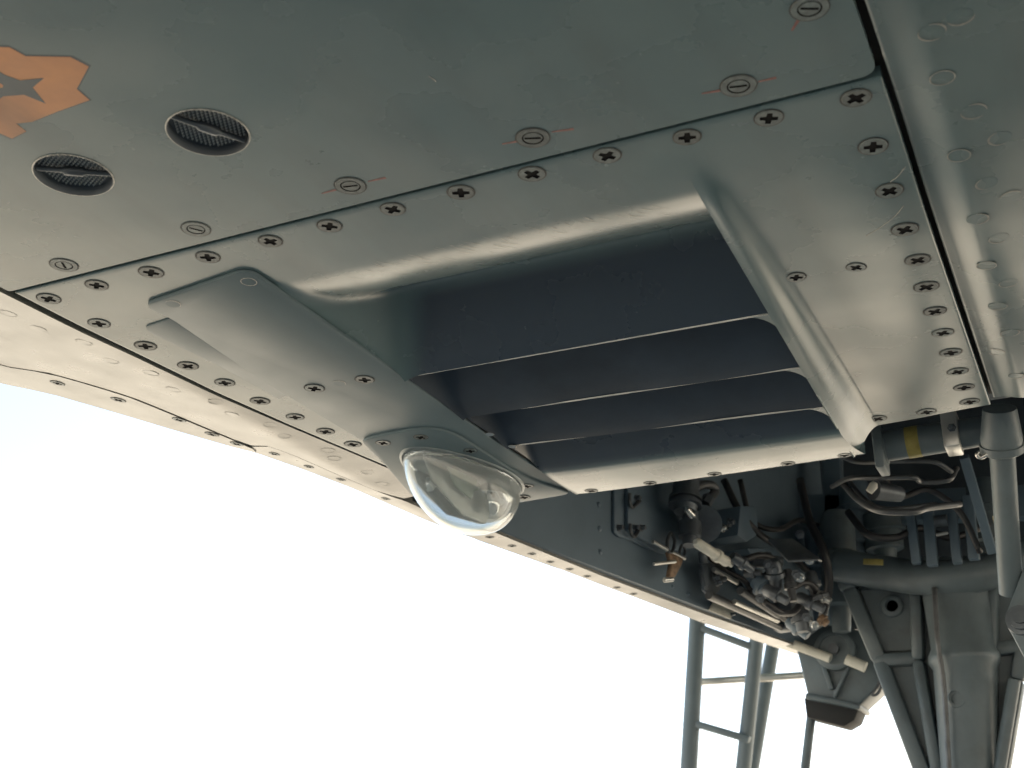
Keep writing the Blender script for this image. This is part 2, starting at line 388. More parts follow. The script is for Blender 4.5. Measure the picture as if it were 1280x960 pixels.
def shade_slab_x(y): return 3.64 * edge_x(y / 3.64) + 0.15
plate('shade_slab', [(shade_slab_x(-5), -5), (7, -5), (7, 6.1), (shade_slab_x(6.1), 6.1)], 0.95, 0.15, M['paint'], shell)  # unseen slab added overhead, shaped to throw shadow on the ground

# forward skin panel ----------------------------------------------------
V1 = (-0.3721, 0.4243); V2 = (-0.4629, 0.4266); VR = 0.0205
fo = round_corners([(-0.6005, 0.5165), (-0.602, -1.2), (-0.0565, -1.2), (-0.0565, 0.5165)], [0.003, 0.001, 0.001, 0.009])
fp = plate('forward_panel', fo, 0.0, 0.004, M['paint'], air, holes=[circle(*V1, VR, 40), circle(*V2, VR, 40)], label='plain grey skin panel with two round mesh vents and an orange emblem')
SL = [(-0.5420, 0.5031), (-0.4402, 0.5010), (-0.3338, 0.4979), (-0.2249, 0.4972), (-0.1182, 0.4982), (-0.0747, 0.4564)]
fasten(SLOTTED, SL, fp, 'quarter_turn_fastener')
for a, b in (((-0.1359, 0.4970), (-0.1272, 0.4982)), ((-0.1088, 0.4991), (-0.1004, 0.4995)), ((-0.0853, 0.4683), (-0.0794, 0.4601)), ((-0.2415, 0.4960), (-0.2321, 0.4971)), ((-0.2141, 0.4967), (-0.2031, 0.4987)), ((-0.3526, 0.4984), (-0.3432, 0.4982)), ((-0.3230, 0.4984), (-0.3123, 0.4989))):
    a = Vector(a); b = Vector(b); d = (b - a).normalized(); n_ = Vector((-d.y, d.x)) * 0.0010
    plate('red_mark', [tuple(a - n_ * 0.5), tuple(a + n_ * 0.4), tuple(b + n_), tuple(b - n_ * 0.8)], -0.00012, 0.0001, M['red'], fp)
em = [(-0.4423, 0.3261), (-0.4243, 0.3234), (-0.4109, 0.3302), (-0.4091, 0.3382), (-0.3908, 0.3474), (-0.3882, 0.3565), (-0.4058, 0.3676), (-0.4066, 0.3772), (-0.4276, 0.3779), (-0.4458, 0.3793), (-0.4541, 0.3770), (-0.4547, 0.3845), (-0.4662, 0.3863), (-0.4701, 0.3742), (-0.4846, 0.3598)]
plate('emblem_patch', em, -0.00015, 0.0001, M['orange'], fp, label='orange jagged emblem patch')
em2 = [(p[0], p[1]) for p in em]
cxm = sum(p[0] for p in em2) / len(em2); cym = sum(p[1] for p in em2) / len(em2)
plate('emblem_outline', [(cxm + (p[0] - cxm) * 1.035, cym + (p[1] - cym) * 1.035) for p in em2], -0.00006, 0.00005, M['stargrey'], fp)
plate('emblem_star', [(-0.4614, 0.3425), (-0.4435, 0.3438), (-0.4290, 0.3382), (-0.4285, 0.3446), (-0.4252, 0.3509), (-0.4135, 0.3543), (-0.4240, 0.3578), (-0.4280, 0.3703), (-0.4322, 0.3604), (-0.4423, 0.3571), (-0.4541, 0.3604), (-0.4511, 0.3516)], -0.00022, 0.00006, M['stargrey'], fp, label='dark grey pointed star in the orange emblem')
plate('emblem_dot', circle(*(-0.4375, 0.3494), 0.0022, 16), -0.00028, 0.00005, M['orange'], fp)

def round_vent(c, ang, label):
    v = part('round_vent', label)
    vs_ = []; fs = []; n = 40
    prof = [(1.035, -0.0001), (1.03, -0.0004), (1.0, -0.0005), (0.99, -0.0002), (0.98, 0.0055)]
    for k, h in prof: vs_ += [B((c[0] + (x) * k, c[1] + (y) * k), h) for x, y in circle(0, 0, VR, n)]
    for j in range(len(prof) - 1):
        for i in range(n): fs.append((j * n + i, j * n + (i + 1) % n, (j + 1) * n + (i + 1) % n, (j + 1) * n + i))
    mesh('vent_rim', vs_, fs, [M['ring'], M['bayd']], v, True, [0] * n + [0] * n + [1] * n + [1] * n)
    plate('vent_floor', circle(*c, VR * 0.98, 32), 0.0050, 0.001, M['bayd'], v)
    # woven mesh: small pyramid bumps on a diagonal grid, one piece
    vv = []; ff = []; s = 0.0021; k = 0
    for i in range(-14, 15):
        for j in range(-14, 15):
            x = (i + (j % 2) * 0.5) * s * 1.15; y = j * s * 1.0
            if math.hypot(x, y) > VR * 0.90: continue
            X, Y = c[0] + x * math.cos(ang) - y * math.sin(ang), c[1] + x * math.sin(ang) + y * math.cos(ang)
            b0 = len(vv); w = s * 0.34
            vv += [B((X - w, Y), 0.0049), B((X, Y - w), 0.0049), B((X + w, Y), 0.0049), B((X, Y + w), 0.0049), B((X, Y), 0.0036)]
            ff += [(b0, b0 + 1, b0 + 4), (b0 + 1, b0 + 2, b0 + 4), (b0 + 2, b0 + 3, b0 + 4), (b0 + 3, b0, b0 + 4)]
    o = mesh('vent_mesh', vv, ff, M['meshgrey'], v); o['kind'] = 'stuff'
    d = Vector((math.cos(ang), math.sin(ang), 0)); cc = B(c, 0.0026)
    rod('vent_bar', [(cc - d * VR * 0.94, 0.0014), (cc - d * 0.006, 0.0016), (cc - d * 0.0045, 0.0028), (cc + d * 0.0045, 0.0028), (cc + d * 0.006, 0.0016), (cc + d * VR * 0.94, 0.0014)], M['dsteel'], v, 10)
A1 = Vector((-0.3594, 0.4358)) - Vector((-0.3770, 0.4066)); A2 = Vector((-0.4453, 0.4347)) - Vector((-0.4751, 0.4148))
round_vent(V1, math.atan2(A1.y, A1.x), 'round mesh vent set in the panel beside the seam side')
round_vent(V2, math.atan2(A2.y, A2.x), 'round mesh vent nearest the orange emblem')

# vent panel ------------------------------------------------------------
def h_skin(x, y):
    h = 0.0
    if x >= XR - 1e-6:
        s = clamp((XF + 0.004 - x) / (XF + 0.004 - XR)); h -= dr(y) * (s ** 1.6) * (1.0)
        # nose where the rail starts
        h -= 0.0028 * math.exp(-((x - (XR + 0.007)) / 0.006) ** 2) * sstep(0.560, 0.600, y)
    m_ = sstep(-0.120, -0.066, x); h -= 0.0050 * m_ * sstep(0.54, 0.68, y)     # right margin pressed down along the seam, easing back up aft
    h += 0.0062 * m_ * clamp((y - 0.62) / 0.37) ** 1.3
    e = min(x + 0.5985, -0.0555 - x, y - 0.5195)
    if e < 0.0012: h += 0.0004 * (1 - e / 0.0012) ** 2
    return h
xs = [-0.5985, -0.5979, -0.5973] + [lin(-0.596, -0.442, i / 14) for i in range(15)]
xs += [lin(-0.437, -0.170, i / 30) for i in range(31)] + [XR + 0.0012 * i for i in range(0, 22)] + [lin(-0.137, -0.1, i / 12) for i in range(12)] + [lin(-0.1, -0.0575, i / 24) for i in range(25)] + [-0.0567, -0.0561, -0.0555]
ysf = [0.5195, 0.5201, 0.5207, 0.525, 0.53, 0.54, 0.55, 0.56, 0.57]
tr = [i / 70 for i in range(1, 71)]
rows = [('y', y) for y in ysf] + [('t', t) for t in tr]
CL = [(-1.0, -0.60), (0.5191, -0.5986), (0.5758, -0.5967), (0.625, -0.5930), (0.7113, -0.5872), (0.7932, -0.5771), (0.87, -0.5655), (0.9412, -0.5545), (1.06, -0.535)]
def xleft(y):
    for (ya, xa), (yb, xb) in zip(CL, CL[1:]):
        if y <= yb: return lin(xa, xb, clamp((y - ya) / (yb - ya)))
    return CL[-1][1]
vv = []; idx = {}
def ypos(r, x): return r[1] if r[0] == 'y' else 0.57 + r[1] * (yr(x) - 0.57)
for j, r in enumerate(rows):
    for i, x in enumerate(xs):
        y = ypos(r, x); idx[(i, j)] = len(vv); h_ = h_skin(x, y)
        if x < -0.442: x = lin(-0.442, xleft(y), (x + 0.442) / (-0.5985 + 0.442))
        vv.append(B((x, y), h_))
ff = []
for j in range(len(rows) - 1):
    for i in range(len(xs) - 1):
        if rows[j + 1][0] == 't' and xs[i] >= -0.4421 and xs[i + 1] <= XR + 1e-6: continue
        ff.append((idx[(i, j)], idx[(i, j + 1)], idx[(i + 1, j + 1)], idx[(i + 1, j)]))
nb = len(xs); jl = len(rows) - 1
def rim(seq):
    base = [len(vv) + k for k in range(len(seq))]
    for k in seq: vv.append(vv[k] + Vector((0, 0, 0.006)))
    for a in range(len(seq) - 1): ff.append((seq[a], seq[a + 1], base[a + 1], base[a]))
rim([idx[(i, 0)] for i in range(nb)]); rim([idx[(0, j)] for j in range(len(rows))]); rim([idx[(nb - 1, j)] for j in range(len(rows))])
rim([idx[(i, jl)] for i in range(nb) if xs[i] <= -0.442 + 1e-6]); rim([idx[(i, jl)] for i in range(nb) if xs[i] >= XR - 1e-6])
rim([idx[(i, j)] for i in [xs.index(XR)] for j in range(len(ysf) - 1, len(rows))])
vp = mesh('vent_panel', vv, ff, M['paint'], air, True, label='large grey screwed panel carrying the louvred air vent')
vp.data.set_sharp_from_angle(angle=R(50))

T1 = [(-0.5845, 0.5344), (-0.5427, 0.5324), (-0.4998, 0.5330), (-0.4554, 0.5316), (-0.4095, 0.5309), (-0.3680, 0.5302), (-0.3254, 0.5290), (-0.2825, 0.5290), (-0.2394, 0.5282), (-0.1966, 0.5283), (-0.1537, 0.5294), (-0.1119, 0.5302), (-0.0696, 0.5313),
      (-0.0699, 0.5762), (-0.0696, 0.6201), (-0.0688, 0.6643), (-0.0681, 0.7057), (-0.0690, 0.7456), (-0.0694, 0.7856), (-0.0696, 0.8236), (-0.0694, 0.8617), (-0.0696, 0.9011), (-0.0695, 0.9365), (-0.0695, 0.9706),
      (-0.1403, 0.9765), (-0.1028, 0.9780), (-0.5813, 0.5773), (-0.5776, 0.6196), (-0.5733, 0.6605), (-0.5687, 0.6977), (-0.5669, 0.7396), (-0.5619, 0.7800), (-0.5581, 0.8184), (-0.5543, 0.8545), (-0.5482, 0.9054)]
fasten(SCREW, T1, vp, 'screw', h_skin)
fasten(SCREW_S, [(-0.1406, 0.7055), (-0.1040, 0.7060)], vp, 'screw', h_skin, 1.05)

# the recess behind the front of the vent and its first ramp
Y1, Y2, Y3 = 0.731, 0.815, 0.886
def smin(a, b, k): d = max(k - abs(a - b), 0) / k; return min(a, b) - d * d * k * 0.25
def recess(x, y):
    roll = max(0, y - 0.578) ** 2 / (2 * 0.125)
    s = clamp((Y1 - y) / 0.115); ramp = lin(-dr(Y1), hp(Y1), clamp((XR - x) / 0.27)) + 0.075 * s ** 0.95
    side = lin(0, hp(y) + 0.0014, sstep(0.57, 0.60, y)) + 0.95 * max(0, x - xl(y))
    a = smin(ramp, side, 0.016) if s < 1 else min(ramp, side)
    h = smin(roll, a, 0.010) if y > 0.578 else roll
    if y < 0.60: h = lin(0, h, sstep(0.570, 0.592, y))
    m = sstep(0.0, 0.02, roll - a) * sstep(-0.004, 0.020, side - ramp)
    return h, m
def grid_mask(name, X, Yf, fn, m, parent, smooth=True, label=None):
    vv = []; mk = []; ff = []; nx = len(X)
    for ts in Yf:
        for x in X:
            q, k = fn(x, ts); vv.append(q); mk.append(k)
    for j in range(len(Yf) - 1):
        for i in range(nx - 1): ff.append((j * nx + i, (j + 1) * nx + i, (j + 1) * nx + i + 1, j * nx + i + 1))
    o = mesh(name, vv, ff, m, parent, smooth, label=label)
    a = o.data.attributes.new('paint_shade_mask', 'FLOAT', 'POINT'); a.data.foreach_set('value', mk)
    return o
rx = [i / 90 for i in range(91)]; ry = [0.57 + (Y1 - 0.57) * i / 90 for i in range(91)]
def fr(u, y):
    a = lin(-0.442, xl(y) - 0.004 * (1 - sstep(0.66, 0.715, y)), sstep(0.57, 0.60, y)); x = lin(a, XR, u); h, m = recess(x, y); return B((x, y), h), m
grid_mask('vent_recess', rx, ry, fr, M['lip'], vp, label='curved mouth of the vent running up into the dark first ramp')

def slat(y0, y1, h0l, h0r, up, name='slat'):
    """louvre blade: falls from behind the edge above to its own rear edge"""
    n = 14; q = 40; top = []; vv = []; ff = []; mi = []
    for j in range(n + 1):
        t = j / n; y = lin(y0 - 0.006, y1, t)
        for i in range(q + 1):
            u = (i / q) ** 1.7; x = lin(xl(y) - 0.001, XR - 0.0005, u)
            he = lin(h0l, h0r, u); h = he + up * (1 - t) ** 1.25 + 0.0006 * math.sin(u * 9 + y0 * 40)
            h = smin(h, hp(y) + 0.0010 + 1.9 * (x - xl(y) + 0.001), 0.012)
            vv.append(B((x, y), h))
    N = len(vv)
    for k in range(N): vv.append(vv[k] + Vector((0, 0.0005, 0.0018)))
    for j in range(n):
        for i in range(q):
            a = j * (q + 1) + i; ff.append((a, a + q + 1, a + q + 2, a + 1)); mi.append(0)
            ff.append((N + a, N + a + 1, N + a + q + 2, N + a + q + 1)); mi.append(0)
    for i in range(q):
        a = n * (q + 1) + i; ff.append((a, a + 1, N + a + 1, N + a)); mi.append(1)  # rear edge face coloured as if catching light
    o = mesh(name, vv, ff, [M['dark'], M['edge']], vp, True, mi); o.data.set_sharp_from_angle(angle=R(40)); return o
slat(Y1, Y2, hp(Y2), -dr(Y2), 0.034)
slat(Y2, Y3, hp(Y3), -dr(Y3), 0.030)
# pale tubes along the blade edges, caught light put into their colour
for y, in ((Y1,), (Y2,), (Y3,)):
    pts = []
    for i in range(13):
        u = i / 12; x = lin(xl(y) + 0.004, XR - 0.001, u)
        pts.append(B((x, y + 0.0004), lin(hp(y) + 0.0004, -dr(y), u) + 0.0002 + 0.0006 * math.sin(u * 9 + y * 40) * 0))
    tube('slat_glint', pts, 0.0007, M['edge'], vp, 8, 2)
# corner webs between blades and rails
for y in (Y1, Y2, Y3):
    for side in (1, -1):
        xa = XR + 0.0005 if side > 0 else xl(y) - 0.001; w = 0.020 if side > 0 else 0.012; L = 0.030 if side > 0 else 0.020
        poly = [(xa, y), (xa - side * w, y)]
        for k in range(1, 9):
            t = k / 8 * math.pi / 2; poly.append((xa - side * w * (1 - math.sin(t)), y + L * (1 - math.cos(t))))
        poly.append((xa, y + L))
        hf = (lambda x, yy: -dr(yy) + 0.0006) if side > 0 else (lambda x, yy: hp(yy) + 0.0012)
        plate('corner_web', poly, hf, 0.0012, M['dark'] if side < 0 else M['paint'], vp)
# rear lip
LP = [(0.874, 0.014), (0.890, 0.006), (0.905, -0.003), (0.920, -0.0125), (0.931, -0.0195), (0.937, -0.0222), (0.944, -0.0231), (0.955, -0.0236), (0.966, -0.0239), (0.978, -0.0238), (0.987, -0.0234), (0.9937, -0.0228), (0.9942, -0.0220), (0.9945, -0.006)]
def fl(u, k):
    y, h = LP[k]; f = (y - 0.874) / (0.9945 - 0.874); xr_ = XR + 0.010 * f ** 3
    x = lin(xl(y), xr_, u); ye = yr(x); y2 = 0.874 + f * (ye - 0.874)
    hh = h * lin(0.72, 1.0, u ** 0.6)
    hh -= 0.0035 * math.exp(-(1 - u) * 0.27 / 0.010) * f ** 2 * 0
    hh = smin(hh, hp(y2) + 0.001 + 1.9 * (x - xl(y)), 0.008) if k < len(LP) - 6 else hh
    return B((x, y2), hh), 1 - sstep(0.929, 0.940, y)  # steep front face darkened as painted shade
# refine profile
def dens(L, n=4):
    out = []
    for i in range(len(L) - 1):
        for k in range(n): t = k / n; out.append((lin(L[i][0], L[i + 1][0], t), lin(L[i][1], L[i + 1][1], t)))
    return out + [L[-1]]
LP = dens(LP, 3)
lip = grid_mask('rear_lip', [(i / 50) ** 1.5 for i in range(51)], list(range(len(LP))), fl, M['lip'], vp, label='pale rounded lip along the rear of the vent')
lip.data.set_sharp_from_angle(angle=R(60))
def h_lip(x, y): return -0.0225 * lin(0.72, 1.0, clamp((x - xl(y)) / (XR - xl(y))) ** 0.6) - 0.0003
for p in ((-0.3981, 1.0167, -0.0170), (-0.3412, 1.0124, -0.0190), (-0.2820, 1.0079, -0.0210), (-0.2179, 1.0054, -0.0220), (-0.1708, 1.0011, -0.0230)):
    fasten(SCREW_S, [(p[0], min(p[1], yr(p[0]) - 0.008))], vp, 'screw', lambda x, y: h_lip(x, y) - 0.0004, 0.95)
fasten(RIV_B, [(-0.4246, 0.8537, -0.0120), (-0.4197, 0.8853, -0.0120)], vp, 'rivet', lambda x, y: hp(y) - 0.0008, 0.7)

# fine scratches where the skin rolls into the vent, too many to count
vv = []; ff = []
for k in range(70):
    x = random.uniform(-0.40, -0.19); y = random.uniform(0.578, 0.602) ; L = random.uniform(0.004, 0.016); a = R(random.gauss(62, 8)); w = random.uniform(0.00010, 0.00022)
    dx, dy = math.cos(a) * L, math.sin(a) * L * 0.8; b0 = len(vv); px_, py_ = -math.sin(a) * w, math.cos(a) * w
    for t in range(5):
        f = t / 4; xx = x + dx * f; yy = y + dy * f; tw = math.sin(math.pi * (0.08 + 0.84 * f))
        for sg in (-1, 1):
            q = (xx + px_ * sg * tw, yy + py_ * sg * tw); h_ = recess(*q)[0] if q[1] > 0.57 else 0; vv.append(B(q, h_ - 0.00025))
    for t in range(4): ff.append((b0 + 2 * t, b0 + 2 * t + 1, b0 + 2 * t + 3, b0 + 2 * t + 2))
sc_ = mesh('scratches', vv, ff, M['ring'], vp); sc_['kind'] = 'stuff'
for pts in ([(-0.0580, 0.6009), (-0.0629, 0.6081), (-0.0677, 0.6120)], [(-0.0654, 0.6386), (-0.0712, 0.6474), (-0.0810, 0.6577), (-0.0907, 0.6664)], [(-0.2480, 0.4297), (-0.2471, 0.4328), (-0.2470, 0.4349)]):
    tube('scratch', [B(p, h_skin(*p) - 0.00005) if p[1] > 0.52 else B(p, -0.00005) for p in pts], 0.00022, M['ring'], vp, 6, 4)

# doubler and mounting plate left of the vent ---------------------------
db = round_corners([(-0.5559, 0.5932), (-0.5118, 0.5875), (-0.5238, 0.7304), (-0.5504, 0.7416), (-0.5521, 0.6654), (-0.5595, 0.6015)], [0.004, 0.001, 0.001, 0.001, 0.001, 0.004])
plate('doubler_plate', db, -0.0008, 0.0007, M['plate'], air, bevel=0.0003, label='thin tapering doubler plate beside the mounting plate')
mo = [(-0.5288, 0.5639), (-0.4471, 0.5526), (-0.4404, 0.5580), (-0.4394, 0.5812), (-0.4340, 0.7260), (-0.4267, 0.9002), (-0.4171, 1.0101), (-0.5080, 0.9397), (-0.5286, 0.8277), (-0.5328, 0.6979), (-0.5286, 0.5877), (-0.5331, 0.5706)]
mo = round_corners(mo, [0.005, 0.006, 0.006, 0.004, 0, 0, 0.001, 0, 0.001, 0, 0.005, 0.005])
mp_ = plate('mounting_plate', mo, lambda x, y: hp(y), 0.0020, M['plate'], air, bevel=0.0008, label='smooth blue-grey mounting plate running back to the landing light')
fasten(SCREW_S, [(-0.5042, 0.7212), (-0.4613, 0.7221)], mp_, 'screw', lambda x, y: hp(y), 1.25)
fasten(RIV_PL, [(-0.5134, 0.5706), (-0.4498, 0.5652), (-0.4824, 0.7209)], mp_, 'rivet', lambda x, y: hp(y), 0.85)
# side skirt closing the plate's raised left edge
sk = [(-0.5286, 0.5877), (-0.5328, 0.6979), (-0.5286, 0.8277), (-0.5080, 0.9397), (-0.4171, 1.0101)]
vv = []; ff = []
for i, p in enumerate(sk): vv += [B(p, hp(p[1]) + 0.002), B((p[0], p[1]), 0.002)]
for i in range(len(sk) - 1): ff.append((2 * i, 2 * i + 2, 2 * i + 3, 2 * i + 1))
mesh('plate_skirt', vv, ff, M['plate'], mp_)

# landing light ---------------------------------------------------------
ll = part('landing_light', 'clear glass landing light dome on a blue-grey flange')
lo = [(-0.5270, 0.8227), (-0.5037, 0.8191), (-0.4727, 0.8189), (-0.4563, 0.8259), (-0.4490, 0.8420), (-0.4464, 0.8742), (-0.4439, 0.9206), (-0.4367, 0.9677), (-0.4174, 1.0107), (-0.4815, 1.0163), (-0.5388, 0.9979), (-0.5578, 0.9650), (-0.5368, 0.8776)]
lo = round_corners(lo, 0.012, 4)
hl = lambda x, y: hp(y) - 0.0022
plate('flange', lo, hl, 0.0022, M['plate'], ll, bevel=0.0012)
LC = Vector((-0.488, 0.925)); LA = 0.037; LB = 0.071; ROT = R(-8)
def lpt(u, v):
    return (LC.x + u * math.cos(ROT) - v * math.sin(ROT), LC.y + u * math.sin(ROT) + v * math.cos(ROT))
def teardrop(a):      # blunt in front, drawn out to the rear
    return math.cos(a) * LA * (1 + 0.20 * math.sin(a)), math.sin(a) * LB
vv = []; ff = []; n = 48
prof = [(1.09, 0.0), (1.08, -0.0014), (1.04, -0.0020), (1.005, -0.0016), (0.99, 0.004)]
for k, dh in prof:
    for i in range(n):
        u, v = teardrop(2 * math.pi * i / n); x, y = lpt(u * k, v * (1 + (k - 1) * 0.6)); vv.append(B((x, y), hl(x, y) + dh))
for j in range(len(prof) - 1):
    for i in range(n): ff.append((j * n + i, j * n + (i + 1) % n, (j + 1) * n + (i + 1) % n, (j + 1) * n + i))
mesh('bezel', vv, ff, M['lampgrey'], ll, True)
def dome(name, k, dep, m, off=0.0):
    vv = []; ff = []; J = 18
    for j in range(J):
        t = j / J * math.pi / 2
        for i in range(n):
            u, v = teardrop(2 * math.pi * i / n); sc = math.cos(t) ** 0.82 * k
            x, y = lpt(u * sc, v * sc + 0.006 * math.sin(t)); vv.append(B((x, y), hl(*lpt(0, 0)) - off - dep * math.sin(t)))
    x, y = lpt(0, 0.006); vv.append(B((x, y), hl(*lpt(0, 0)) - off - dep)); ap = len(vv) - 1
    for j in range(J - 1):
        for i in range(n): ff.append((j * n + i, (j + 1) * n + i, (j + 1) * n + (i + 1) % n, j * n + (i + 1) % n))
    for i in range(n): ff.append(((J - 1) * n + i, ap, (J - 1) * n + (i + 1) % n))
    return vv, ff
va, fa = dome('a', 1.0, 0.049, None); vb, fb = dome('b', 0.93, 0.0462, None)
o_ = len(va); fs = [tuple(reversed(f)) for f in fa] + [tuple(k + o_ for k in f) for f in fb]
for i in range(n): fs.append((i, o_ + i, o_ + (i + 1) % n, (i + 1) % n))
lens = mesh('lens', va + vb, fs, M['glass'], ll, True, label='clear glass teardrop dome')
bm = bmesh.new(); bm.from_mesh(lens.data); bmesh.ops.recalc_face_normals(bm, faces=bm.faces); bm.to_mesh(lens.data); bm.free()
# lamp inside
def L3(u, v, d): x, y = lpt(u, v); return B((x, y), hl(x, y) - d)
slab('lamp_holder', [L3(-0.026, -0.040, 0.004), L3(-0.020, 0.020, 0.006), L3(-0.008, 0.040, 0.034), L3(-0.012, -0.005, 0.036), L3(-0.022, -0.036, 0.016)], Vector((1, 0.2, 0)), 0.006, M['lampgrey'], ll)
slab('divider', [L3(0.000, -0.055, 0.002), L3(0.002, 0.050, 0.002), L3(0.002, 0.034, 0.036), L3(0.0, 0.0, 0.036), L3(-0.002, -0.040, 0.018)], Vector((1, 0, 0)), 0.0018, M['alu'], ll, 0.0004)
slab('filter', [L3(0.006, -0.030, 0.003), L3(0.008, 0.012, 0.003), L3(0.006, 0.006, 0.022), L3(0.005, -0.018, 0.016)], Vector((1, 0, 0)), 0.0015, M['lens_inner'], ll, 0.0003)
def bulb(c, r, tip):
    c = Vector(c); tip = Vector(tip); d = (tip - c)
    rod('bulb', [(c, r * 0.6), (c + d * 0.2, r), (c + d * 0.55, r * 1.05), (c + d * 0.8, r * 0.75), (c + d * 0.95, r * 0.35), (tip, r * 0.05)], M['mirror'], ll, 14)
bulb(L3(-0.016, -0.026, 0.008), 0.006, L3(-0.017, -0.024, 0.022)); bulb(L3(0.012, 0.030, 0.010), 0.007, L3(0.012, 0.033, 0.030))
vv = []; ff = []
for j in range(7):
    t = j / 6
    for i in range(24):
        a = 2 * math.pi * i / 24; rr = lin(0.006, 0.022, t ** 0.7); q = L3(0.013 + rr * 0.8 * math.cos(a), 0.026 + rr * math.sin(a), 0.004 + 0.012 * t); vv.append(q)
for j in range(6):
    for i in range(24): ff.append((j * 24 + i, j * 24 + (i + 1) % 24, (j + 1) * 24 + (i + 1) % 24, (j + 1) * 24 + i))
mesh('reflector', vv, ff, M['mirror'], ll, True)
plate('lamp_base', [lpt(*[c * 0.96 for c in teardrop(2 * math.pi * i / 32)]) for i in range(32)], lambda x, y: hl(x, y) + 0.0012, 0.001, M['lampgrey'], ll)
fasten(SCREW_S, [(-0.5113, 0.8332), (-0.4768, 0.8342), (-0.4538, 0.8771), (-0.4470, 0.9749), (-0.4626, 1.0018)], ll, 'screw', hl, 1.0)

# side skin and edge strips on the left ---------------------------------
def hs(x, y): return 0.18 * max(0.0, -0.602 - x)
def resample(pts, n):
    P = [Vector(p) for p in pts]; L = [0]
    for a, b in zip(P, P[1:]): L.append(L[-1] + (b - a).length)
    out = []; k = 0
    for i in range(n + 1):
        s_ = L[-1] * i / n
        while k < len(P) - 2 and L[k + 1] < s_: k += 1
        out.append(P[k].lerp(P[k + 1], clamp((s_ - L[k]) / max(1e-9, L[k + 1] - L[k]))))
    return out
def ribbon(name, inner, outer, hf, th, m, label=None, n=90, cross=6):
    """skin strip between two plan curves, with turned-up edges all round"""
    I = resample(inner, n); O = resample(outer, n); vv = []; ff = []; w = cross + 1
    for a, b in zip(I, O):
        for k in range(w): p = a.lerp(b, k / cross); vv.append(B((p.x, p.y), hf(p.x, p.y)))
    for j in range(n):
        for k in range(cross): ff.append((j * w + k, j * w + k + 1, (j + 1) * w + k + 1, (j + 1) * w + k))
    def edge(seq):
        b0 = len(vv); vv.extend([vv[q] + Vector((0, 0, th)) for q in seq])
        for q in range(len(seq) - 1): ff.append((seq[q], seq[q + 1], b0 + q + 1, b0 + q))
    edge([j * w for j in range(n + 1)]); edge([j * w + cross for j in range(n + 1)]); edge(list(range(w))); edge([n * w + k for k in range(w)])
    o = mesh(name, vv, ff, m, air, True, label=label); o.data.set_sharp_from_angle(angle=R(40)); return o
GAP = [(-0.7492, 0.6479), (-0.7136, 0.6633), (-0.6988, 0.6827), (-0.6785, 0.7153), (-0.6716, 0.7459), (-0.6643, 0.7884), (-0.6566, 0.8336), (-0.6499, 0.8432), (-0.6314, 0.8402), (-0.6282, 0.8558), (-0.6239, 0.8717), (-0.6162, 0.9248), (-0.6061, 0.9788), (-0.5952, 1.0177), (-0.5927, 1.0482)]
def shift(L, d): return [(p[0] + d, p[1] + d * 0.15) for p in L]
side = ribbon('side_skin', [(-0.64, -1.0), (-0.622, 0.20), (-0.6085, 0.50), (-0.6040, 0.5758), (-0.5985, 0.625), (-0.5917, 0.7113), (-0.5800, 0.7932), (-0.5680, 0.87), (-0.5572, 0.9412), (-0.5490, 1.00)], [(-1.085, -1.0), (-0.83, 0.30)] + shift(GAP[:13], 0.0016) + [(-0.5922, 1.0076)], hs, 0.006, M['skin'], 'cream-lit riveted skin strip outboard of the vent panel', 120, 10)
fasten(RIV_S, [(-0.6367, 0.5498), (-0.6365, 0.5765), (-0.6178, 0.6020), (-0.6260, 0.6377), (-0.6094, 0.6622), (-0.6179, 0.6986), (-0.5991, 0.7267), (-0.6060, 0.7561), (-0.5908, 0.7869), (-0.5961, 0.8138), (-0.5825, 0.8596), (-0.5889, 0.8798), (-0.5818, 0.9244), (-0.5880, 0.9602)], side, 'rivet', hs)
hs2 = lambda x, y: hs(x, y) - 0.0004
hs3 = lambda x, y: hs(x, y) + 0.0006
st1 = ribbon('edge_strip', [(-1.090, -1.0), (-0.836, 0.30)] + shift(GAP[:7], -0.0016) + [(-0.6563, 0.8519)], [(-1.16, -1.0), (-0.885, 0.28), (-0.8072, 0.6681), (-0.7925, 0.6884), (-0.7609, 0.7105), (-0.7318, 0.7552), (-0.7034, 0.8043), (-0.6716, 0.8535), (-0.6600, 0.8616)], hs2, 0.006, M['skin'], 'forward length of the outer edge strip ending in a rounded joggle', 100, 4)
fasten(SCREW, [(-0.7249, 0.6851), (-0.6961, 0.7236), (-0.6734, 0.7723), (-0.6688, 0.8102), (-0.6621, 0.8364)], st1, 'screw', hs2, 0.80)
st2 = ribbon('edge_strip', [(-0.6640, 0.8434), (-0.6536, 0.8481), (-0.6350, 0.8451)] + shift(GAP[9:], -0.0012) + [(-0.5789, 1.0727), (-0.5662, 1.1543), (-0.5476, 1.2829), (-0.5312, 1.3899), (-0.4864, 1.6316), (-0.4341, 1.8755), (-0.4039, 2.0144)], [(-0.6735, 0.8560), (-0.6638, 0.8668), (-0.6579, 0.8830), (-0.6457, 0.9162), (-0.6304, 0.9747), (-0.6198, 1.0477), (-0.6141, 1.0868), (-0.5985, 1.1586), (-0.5842, 1.2338), (-0.5668, 1.3206), (-0.5484, 1.4341), (-0.5044, 1.6893), (-0.4505, 1.9420), (-0.4147, 2.0880)], hs3, 0.006, M['skin'], 'long pale edge strip running back below the wheel bay wall', 120, 4)
